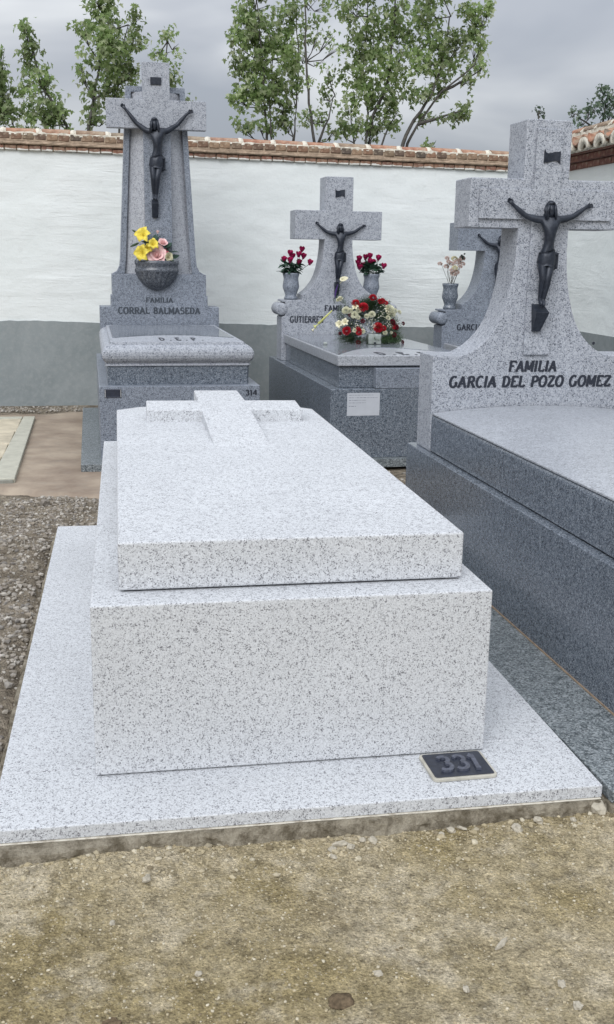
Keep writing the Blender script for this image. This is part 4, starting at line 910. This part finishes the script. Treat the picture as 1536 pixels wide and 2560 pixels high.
for nm, x, z, m_, me_, d, sc_ in (('lily', .300, 1.535, 'yellow', lm, (-.4, -1, .5), 1), ('lily', .292, 1.395, 'yellow', lm, (-.5, -1, .1), 1), ('lily', .375, 1.462, 'yellow', lm2, (.1, -1, .4), 1), ('rose', .409, 1.375, 'pink', rb, (0, -1, .35), 1), ('rose', .459, 1.475, 'pink', rs, (.2, -.8, .8), 1), ('rose_bud', .418, 1.560, 'pink', bd, (.1, -.2, 1), 1), ('rose', .500, 1.368, 'cream', rs, (.5, -1, 0), .95), ('rose_bud', .493, 1.398, 'pinkdk', bd, (.3, -.4, 1), .85), ('rose_bud', .485, 1.424, 'pinkdk', bd, (.3, -.4, 1), .5), ('rose_bud', .415, 1.435, 'cream', bd, (0, -.5, 1), .9), ('lily', .335, 1.435, 'yellow', lm2, (-.1, -1, .0), .8)):
    q = link(nm, me_, M[m_], BQ, (x-bp.x, rn.uniform(-.04, .01), z-1.305)); face(q, d, rn.uniform(0, 1)); q.scale = (sc_,)*3; st.append(tube_vf([((x-bp.x)*.3, 0, -.02), ((x-bp.x)*.8, 0, (z-1.305)*.6), (x-bp.x, q.location.y+.012, z-1.312)], .003, 5))
q = link('lily_bud', mesh('lily_bud', *lathe([(.003, 0), (.009, .02), (.010, .05), (.003, .08)], 8), True), M['fern'], BQ, (.262-bp.x, -.02, 1.478-1.305)); face(q, (-1, -.1, -.45))
q = link('lily_bud', q.data, M['fern'], BQ, (.262-bp.x, -.01, 1.55-1.305)); face(q, (-1, -.1, .6)); q.scale = (.8,)*3
for x, z, a, tl, s_ in ((.545, 1.355, .15, -.45, 1.), (.51, 1.42, .9, -.9, 1.1), (.47, 1.45, 1.7, -1.1, 1.), (.40, 1.50, 1.3, -1.2, .7), (.43, 1.50, .5, -1.0, .7), (.34, 1.47, 2.6, -.4, .9), (.30, 1.46, 3.3, .1, .7), (.35, 1.36, 4.4, .2, .9), (.47, 1.41, -.8, -.2, .9), (.53, 1.40, -.4, -.3, 1.), (.44, 1.36, -1.2, .2, .8), (.26, 1.36, 3.6, .2, .7), (.38, 1.41, -1.6, -.2, .9), (.50, 1.44, .2, -.8, .9), (.52, 1.35, -.9, .1, .7), (.42, 1.46, 2.0, -.9, .8)):
    q = link('leaf', lg, M['gloss_leaf'], BQ, (x-bp.x-.02*math.cos(a), .01+rn.uniform(-.03, .02), z-1.305)); q.rotation_euler = (rn.uniform(-.3, .9), tl, a); q.scale = (s_,)*3
[link('stem', mesh('stem', *s9, True), M['gloss_leaf'], BQ) for s9 in st]

# flower arrangement on the middle tomb lid
AR = thing('flower_arrangement', 'large arrangement of red and white carnations with ferns on the middle tomb lid', 'flowers', (2.055, 5.62, .7225)); ax, ay, az = 2.055, 5.62, .7225
cm = {R_k: [carnation_mesh('carnation', R_k, s_*7+int(R_k*1000)) for s_ in (1, 2)] for R_k in (.036, .028, .02)}
FL = [('red', 1.847, .823, .0315), ('red', 2.09, .851, .037), ('red', 1.973, 1.005, .0371), ('red', 1.917, 1.036, .0287), ('red', 2.056, 1.079, .0289), ('red', 2.116, 1.05, .0229), ('red', 2.158, 1.039, .0201), ('white', 1.843, .979, .0287), ('white', 1.872, .975, .0229), ('white', 1.905, .946, .0285), ('white', 2.042, .953, .0256), ('white', 2.189, .991, .0372), ('white', 2.213, .955, .0257), ('white', 2.284, .967, .0161), ('white', 1.806, 1.064, .022), ('white', 1.79, 1.058, .016), ('cream', 1.799, .868, .0231), ('cream', 1.839, .884, .0229), ('white', 2.204, .811, .0114), ('darkred', 2.228, .795, .0201), ('darkred', 1.937, .718, .0174), ('darkred', 2.327, .876, .0144), ('darkred', 2.314, .716, .0145), ('cream', 1.914, .998, .02), ('red', 2.135, 1.06, .018), ('white', 2.18, .965, .02), ('darkred', 1.80, .80, .013), ('white', 2.24, .98, .018)]
for i_ in range(16):
    a_ = rn.uniform(.1, 3.0); r_ = rn.uniform(.35, .95); FL.append((rn.choice(['red', 'white', 'white', 'red', 'darkred', 'cream']), 2.055+.25*r_*math.cos(a_), .80+.24*r_*math.sin(a_), rn.uniform(.015, .026)))
WL = lily_mesh('lily', .03, 5, .3, .7)
for c_, x, z, r in FL:
    dx = (x-2.05)/.27; dz = max(0, (z-.80)/.29); dep = .13*math.sqrt(max(0, 1-dx*dx*.9-dz*dz*.8)); key = min(cm, key=lambda k: abs(k-r))
    x2 = ax+(x-ax)*1.0; q = link('carnation', cm[key][rn.randrange(2)] if c_ != 'cream' else WL, M[c_], AR, (x2-ax, -dep-.02, max(z-az, r*.7))); s_ = (r/key if c_ != 'cream' else r/.026)*1.42; q.scale = (s_,)*3; face(q, (dx*.8, -1+.3*dz, .25+dz*.8), rn.uniform(0, 6))
def apts(rn_):
    a = rn_.uniform(0, 6.283); u = rn_.random()**.6; zz = rn_.random(); R0 = .25*(1-.62*zz**1.6); x = R0*u*math.cos(a); y = R0*.62*u*math.sin(a); z = .02+zz*.29; return (x, y, z), (x*4, y*4-.25, (z-.10)*2.2)
sprigs('greenery', None, apts, M['fern'], AR, 1900, (.035, .085), .004, random.Random(5))
def apts2(rn_):
    a = rn_.uniform(3.0, 6.4); return (.20*math.cos(a)*rn_.uniform(.6, 1), .13*math.sin(a)*rn_.uniform(.6, 1), rn_.uniform(.005, .05)), (math.cos(a), math.sin(a), rn_.uniform(-.25, .2))
sprigs('greenery', None, apts2, M['fern'], AR, 260, (.05, .10), .005, random.Random(6))
def apts3(rn_):
    return (rn_.gauss(-.24, .03), rn_.uniform(-.03, .03), rn_.uniform(.16, .33)), (rn_.uniform(-.6, .3), rn_.uniform(-.4, .3), 1)
sprigs('greenery', None, apts3, M['fern'], AR, 90, (.03, .07), .003, random.Random(9))
P = []
for i in range(150):
    cx0, cz0 = rn.choice([(-.03, .17), (.06, .23), (.10, .30), (.13, .15), (-.12, .14), (0, .13), (.17, .22)]); x = cx0+rn.gauss(0, .02); z = cz0+rn.gauss(0, .018); dep = .16*math.sqrt(max(0.05, 1-(x/.27)**2-((z-.08)/.29)**2*.7)); v, f = rock_vf(rn.uniform(.0022, .004), i, 0, 1); P.append(([p+Vector((x, -dep, z)) for p in v], f))
tag(link('baby_breath', mesh('baby_breath', *merge(P)), M['white'], AR), kind='stuff')
box('card', -.043, .060, -.165, -.085, .001, .080, M['foam'], AR, .004); box('card_slot', 0.0, .018, -.168, -.1652, .004, .016, M['letter'], AR, 0)
ca = calla_mesh('calla_lily', .026); q = link('calla_lily', ca, M['callayl'], AR, (1.632-ax, -.05, .875-az)); face(q, (-.75, -.15, -.62)); q2 = link('calla_lily', ca, M['cream'], AR, (1.60-ax, -.055, .846-az)); face(q2, (-.6, -.3, -.75)); q2.scale = (.8,)*3
link('calla_stem', mesh('calla_stem', *tube_vf([(1.738-ax, -.05, .976-az), (1.69-ax, -.05, .93-az), (1.630-ax, -.05, .873-az)], [.005, .008, .011], 8), True), M['callayl'], AR)
# lily and purple ribbon laid at the feet of the middle figure
RB = thing('tied_lily', 'single cream calla lily with a purple ribbon at the feet of the middle bronze figure', 'flower', (1.975, 6.545, 1.05)); q = link('calla_lily', ca, M['cream'], RB, (.018, -.03, .115)); face(q, (.45, -.5, .75)); q.scale = (1.25,)*3
link('stem', mesh('stem', *tube_vf([(.02, -.028, .12), (.0, -.02, .06), (-.01, .0, -.02)], .004, 6), True), M['gloss_leaf'], RB); link('ribbon', mesh('ribbon', *tform(petal_vf(.03, .13, .2, 1.2, 8, 6, 0, 0, .12), (-.035, -.035, -.02))), M['purple'], RB)
cp = tag(link('candle_stub', mesh('candle_stub', *lathe([(.016, 0), (.016, .018), (.012, .020), (.004, .014)], 16), True), M['foam'], None, (1.66, 5.42, .7218)), 'small pale candle stub on the middle tomb lid left of the flowers', 'candle')
TREES={'T0':{'st':[[[-1.388,11.0,2.398],[-1.291,11.0,2.871],[-1.242,11.0,3.335],[-1.209,11.0,3.701]],[[-1.099,11.0,2.406],[-1.123,11.0,2.877],[-1.154,11.0,3.201]]],'bl':[[-1.206,11.0,3.565,0.086,0.226],[-1.25,11.0,3.197,0.151,0.226],[-1.128,11.0,2.97,0.226,0.183],[-1.408,11.0,3.329,0.189,0.431],[-1.455,11.0,2.912,0.216,0.216]]},'T1':{'st':[[[-0.344,11.0,2.331],[-0.494,11.0,2.899],[-0.721,11.0,3.264],[-0.844,11.0,3.717],[-0.917,11.0,3.985]]],'bl':[[-0.92,11.0,3.904,0.086,0.151],[-0.874,11.0,3.68,0.119,0.173],[-0.81,11.0,3.422,0.173,0.205],[-0.736,11.0,3.147,0.226,0.216],[-0.565,11.0,2.943,0.183,0.119],[-0.96,11.0,3.278,0.108,0.097],[-0.808,11.0,2.935,0.189,0.135]]},'T2':{'st':[[[-0.279,11.0,2.333],[-0.225,11.0,2.908],[-0.15,11.0,3.24],[-0.07,11.0,3.614],[-0.036,11.0,4.209],[-0.025,11.0,4.568]],[[0.12,11.0,2.344],[0.129,11.0,3.204],[0.174,11.0,3.625],[0.273,11.0,4.043]],[[-0.152,11.0,3.193],[0.018,11.0,3.293],[0.158,11.0,3.392]]],'bl':[[-0.059,11.0,4.262,0.205,0.162],[-0.028,11.0,4.028,0.226,0.243],[-0.098,11.0,3.797,0.27,0.226],[0.067,11.0,3.62,0.28,0.259],[0.16,11.0,3.439,0.243,0.205],[-0.284,11.0,3.993,0.119,0.075],[0.348,11.0,4.092,0.092,0.162],[0.377,11.0,3.888,0.119,0.135],[-0.151,11.0,3.216,0.151,0.162],[0.081,11.0,3.249,0.151,0.162],[-0.159,11.0,2.972,0.151,0.081],[0.008,11.0,2.963,0.081,0.065],[0.3,11.0,3.538,0.119,0.108],[-0.3,11.0,3.535,0.054,0.049],[-0.28,11.0,3.435,0.07,0.054],[-0.025,11.0,4.568,0.243,0.27],[0.17,11.0,3.809,0.189,0.162]]},'T3':{'st':[[[0.685,11.0,2.359],[0.7,11.0,3.225],[0.736,11.0,3.881]]],'bl':[[0.736,11.0,3.918,0.097,0.129],[0.834,11.0,3.803,0.086,0.086],[0.57,11.0,3.735,0.075,0.054],[0.708,11.0,3.732,0.119,0.054],[0.976,11.0,3.236,0.054,0.038],[0.729,11.0,3.509,0.162,0.216]]},'T4':{'st':[[[2.045,11.5,2.431],[2.015,11.5,2.814],[1.986,11.5,3.241],[1.93,11.5,3.881],[1.875,11.5,4.506]],[[2.099,11.5,2.433],[2.069,11.5,2.816],[2.029,11.5,3.293],[2.099,11.5,3.938]],[[2.361,11.5,2.44],[2.368,11.5,2.825],[2.39,11.5,3.256],[2.399,11.5,3.804],[2.377,11.5,4.34]],[[2.263,11.5,2.437],[2.356,11.5,2.901],[2.228,11.5,3.2]]],'bl':[[1.849,11.5,4.385,0.224,0.235],[1.719,11.5,4.187,0.212,0.252],[2.034,11.5,4.178,0.279,0.279],[1.772,11.5,3.874,0.268,0.252],[2.09,11.5,3.79,0.307,0.279],[2.274,11.5,3.97,0.196,0.252],[1.719,11.5,3.578,0.224,0.235],[2.038,11.5,3.492,0.291,0.252],[2.316,11.5,3.603,0.168,0.235],[1.613,11.5,3.327,0.134,0.084],[1.836,11.5,3.31,0.235,0.168],[2.201,11.5,3.224,0.179,0.157],[1.708,11.5,2.981,0.179,0.067],[1.923,11.5,3.038,0.123,0.067],[2.068,11.5,2.993,0.084,0.056],[2.297,11.5,4.336,0.168,0.224],[2.257,11.5,3.05,0.123,0.112],[1.874,11.5,4.791,0.335,0.279]]},'T5':{'st':[[[2.647,11.2,2.427],[2.587,11.2,2.803],[2.5,11.2,3.271],[2.455,11.2,3.757],[2.43,11.2,4.471],[2.413,11.2,4.936]],[[2.641,11.2,2.805],[2.743,11.2,3.082],[2.844,11.2,3.383]]],'bl':[[2.52,11.2,4.357,0.12,0.164],[2.666,11.2,4.341,0.12,0.164],[2.445,11.2,4.093,0.098,0.164],[2.593,11.2,4.052,0.071,0.12],[2.397,11.2,3.803,0.082,0.098],[2.496,11.2,3.54,0.077,0.098],[2.465,11.2,3.073,0.098,0.137],[2.609,11.2,3.103,0.137,0.164],[2.728,11.2,3.329,0.131,0.175],[2.759,11.2,3.624,0.109,0.153],[2.651,11.2,3.765,0.077,0.049],[2.859,11.2,3.91,0.12,0.066],[2.777,11.2,4.06,0.082,0.109],[2.827,11.2,2.936,0.12,0.077],[2.582,11.2,4.713,0.274,0.274]]},'T6':{'st':[[[3.366,11.6,2.474],[3.394,11.6,2.867],[3.429,11.6,3.205],[3.628,11.6,3.621],[3.669,11.6,4.375],[3.674,11.6,5.011]],[[3.366,11.6,2.474],[3.327,11.6,2.865],[3.389,11.6,3.254],[3.292,11.6,3.708],[3.327,11.6,4.407]],[[3.197,11.6,2.47],[3.187,11.6,2.861],[3.149,11.6,3.246]],[[3.479,11.6,2.477],[3.578,11.6,2.951],[3.711,11.6,3.163]]],'bl':[[3.063,11.6,4.492,0.191,0.18],[3.286,11.6,4.307,0.214,0.225],[3.184,11.6,4.044,0.214,0.197],[3.512,11.6,4.119,0.214,0.253],[3.411,11.6,3.814,0.248,0.225],[3.662,11.6,3.774,0.248,0.253],[3.138,11.6,3.702,0.169,0.169],[3.243,11.6,3.479,0.203,0.18],[3.589,11.6,3.467,0.248,0.225],[3.094,11.6,3.254,0.158,0.146],[3.238,11.6,3.033,0.18,0.146],[3.627,11.6,3.16,0.214,0.169],[3.435,11.6,2.998,0.113,0.084],[3.722,11.6,4.427,0.203,0.236],[3.871,11.6,4.161,0.203,0.253],[2.988,11.6,3.035,0.101,0.124],[3.325,11.6,4.847,0.394,0.281]]},'T7':{'st':[[[3.687,11.3,2.462],[3.784,11.3,2.851],[3.912,11.3,3.135],[4.121,11.3,3.446],[4.269,11.3,3.852],[4.353,11.3,4.398]],[[3.759,11.3,2.464],[3.856,11.3,2.853],[3.97,11.3,3.086],[4.231,11.3,3.475],[4.661,11.3,3.819],[4.8,11.3,4.322]],[[4.231,11.3,3.475],[4.504,11.3,3.612],[4.776,11.3,3.774]],[[3.97,11.3,3.086],[4.245,11.3,3.172],[4.522,11.3,3.258]]],'bl':[[4.023,11.3,4.43,0.242,0.209],[4.2,11.3,4.146,0.242,0.248],[3.939,11.3,3.838,0.22,0.231],[4.219,11.3,3.75,0.209,0.193],[4.428,11.3,4.008,0.231,0.231],[4.576,11.3,4.36,0.165,0.231],[4.75,11.3,4.418,0.11,0.176],[4.845,11.3,4.52,0.066,0.099],[4.703,11.3,4.07,0.165,0.193],[4.773,11.3,3.824,0.143,0.088],[3.954,11.3,3.465,0.187,0.165],[4.229,11.3,3.526,0.121,0.099],[4.586,11.3,3.641,0.121,0.077],[4.357,11.3,3.186,0.209,0.061],[4.603,11.3,3.323,0.121,0.11],[4.078,11.3,3.166,0.143,0.066],[4.581,11.3,3.21,0.083,0.055],[4.169,11.3,4.824,0.441,0.276]]},'T8':{'st':[[[4.077,11.0,2.451],[4.06,11.0,2.83]]],'bl':[[4.061,11.0,2.805,0.075,0.038],[4.067,11.0,2.679,0.108,0.081]]},'T9':{'st':[[[5.93,12.0,2.683],[5.88,12.0,3.394]]],'bl':[[5.88,12.0,3.394,0.069,0.064],[5.904,12.0,3.232,0.104,0.104]]},'T10':{'st':[[[6.995,12.0,2.601],[6.874,12.0,3.265],[6.902,12.0,3.65]],[[6.951,12.0,3.102],[6.622,12.0,3.312],[6.431,12.0,3.387]]],'bl':[[6.772,12.0,3.726,0.116,0.081],[6.954,12.0,3.624,0.127,0.185],[6.726,12.0,3.545,0.15,0.116],[6.614,12.0,3.41,0.139,0.093],[6.357,12.0,3.384,0.093,0.046],[6.929,12.0,3.35,0.139,0.104],[6.501,12.0,3.28,0.104,0.058],[7.15,12.0,3.659,0.145,0.26],[6.693,12.0,3.204,0.232,0.116]]}}

# ================================================================== TREES BEHIND THE WALL
def leaf_outline():
    o = []
    for ang, r in ((-90, .18), (-50, .62), (-28, .42), (8, .92), (38, .46), (58, .66), (90, 1.12), (122, .66), (142, .46), (172, .92), (208, .42), (230, .62)): o.append((r*math.cos(math.radians(ang)), r*math.sin(math.radians(ang))))
    return o
LO = leaf_outline()
def crown(name, blobs, mat, parent, seed, size=(.030, .050), dens=1.0, depth=1.0):
    rn = random.Random(seed); V = []; F = []
    for (x, y, z, rx, rz) in blobs:
        n = int(dens*3.14*rx*rz/(.040**2)*2.5)+9; k = 0
        while k < n:
            a, b, c = rn.uniform(-1, 1), rn.uniform(-1, 1), rn.uniform(-1, 1); d2 = a*a+b*b+c*c
            if d2 > 1 or noise.noise(Vector((x+a*rx, y+b*rx, z+c*rz))*5.5) < -.06: k += .25; continue
            cx0, cy0, cz0 = x+a*rx, y+b*rx*depth, z+c*rz
            for _ in range(rn.randint(2, 4)):                         # a small spray of leaves
                p = Vector((cx0+rn.gauss(0, .034), cy0+rn.gauss(0, .034), cz0+rn.gauss(0, .034))); s_ = rn.uniform(*size)
                nrm = Vector((a*.7+rn.gauss(0, .55), b*.5-.35+rn.gauss(0, .55), .35+rn.gauss(0, .5))).normalized(); u = nrm.orthogonal().normalized(); u = Matrix.Rotation(rn.uniform(0, 6.28), 3, nrm) @ u; dn = Vector((rn.gauss(0, .4), rn.gauss(0, .4), -1)); v_ = (dn-nrm*dn.dot(nrm)).normalized(); u = v_.cross(nrm); o = len(V)
                V.append(p-nrm*s_*.08)
                for (lx, ly) in LO: V.append(p+(u*lx+v_*ly)*s_+nrm*s_*(.22*abs(lx)-.12*ly*ly))
                m = len(LO); F += [(o, o+1+i, o+1+(i+1) % m) for i in range(m)]; k += 1
    return tag(link(name, mesh(name, V, F), mat, parent), kind='stuff')
LB = {'T0': 'tree at the far left edge behind the wall, mostly out of frame', 'T1': 'slender pointed sapling leaning left behind the wall near the left edge', 'T2': 'tall loose tree just left of the tall stele, reaching above the frame', 'T3': 'small leafy tree top showing right above the tall stele cross', 'T4': 'dense leafy tree left in the central clump behind the wall', 'T5': 'thin sparse tree with a straight bare stem in the central clump', 'T6': 'bushy tree with forked stems in the middle of the central clump', 'T7': 'spreading tree with slanting stems at the right of the central clump', 'T8': 'tiny leafy tuft poking over the wall coping right of the central clump', 'T9': 'little leafy tip rising just behind the top of the right cross', 'T10': 'dark leaved tree behind the tiled side wall at the far right'}
for k, t in TREES.items():
    b0 = t['st'][0][0]; root = thing('tree', LB[k], 'tree', (b0[0], b0[1], -.1), 0, 'trees growing behind the cemetery wall'); rl = Vector(root.location); P = []; rn = random.Random(k)
    for j, st in enumerate(t['st']):
        pts = [Vector(p) for p in st]; pts = [p+Vector((0, rn.uniform(-.12, .12)*(i > 0), 0)) for i, p in enumerate(pts)]
        if pts[0].z < 2.5: pts = [Vector((pts[0].x+(pts[0].x-pts[1].x)*.4, pts[0].y, -.1))]+pts
        q = [pts[0]]
        for a, b in zip(pts, pts[1:]):
            for s_ in (1/3, 2/3, 1): q.append(a.lerp(b, s_)+Vector((rn.gauss(0, .008), rn.gauss(0, .01), 0))*(1 if s_ < 1 else 0))
        r0_ = (.030 if j == 0 else .022)*(1.15 if k in ('T6', 'T7') else .85); rad = [max(.005, r0_*(1-.75*i/(len(q)-1))) for i in range(len(q))]; link('trunk', mesh('trunk', *tube_vf([p-rl for p in q], rad, 7), True), M['bark'], root)
    P = []; ends = [Vector(p) for st in t['st'] for p in st]
    for (x, y, z, rx, rz) in t['bl']:
        c = Vector((x, y, z)); e_ = min(ends, key=lambda p: (p-c).length+max(0, p.z-c.z)*1.5); mid = e_.lerp(c, .55)+Vector((0, 0, -.05)); link('branch', mesh('branch', *tube_vf([e_-rl, mid-rl, c-rl], [.009, .006, .003], 5), True), M['bark'], root)
        for _ in range(3): q = c+Vector((rn.uniform(-rx, rx)*.7, rn.uniform(-rx, rx)*.7, rn.uniform(0, rz)*.8)); P.append(tube_vf([mid-rl, (mid.lerp(q, .6))-rl, q-rl], [.005, .0035, .002], 4))
    tag(link('twigs', mesh('twigs', *merge(P), True), M['bark'], root), kind='stuff')
    crown('crown', [(x-rl.x, y-rl.y, z-rl.z, rx, rz) for x, y, z, rx, rz in t['bl']], M['leaf_dk'] if k in ('T10', 'T9') else M['leaf'], root, k, (.024, .040) if k in ('T10', 'T9', 'T3', 'T5') else (.031, .052), {'T5': .75, 'T3': 1.2, 'T1': 1.15}.get(k, 1.0))
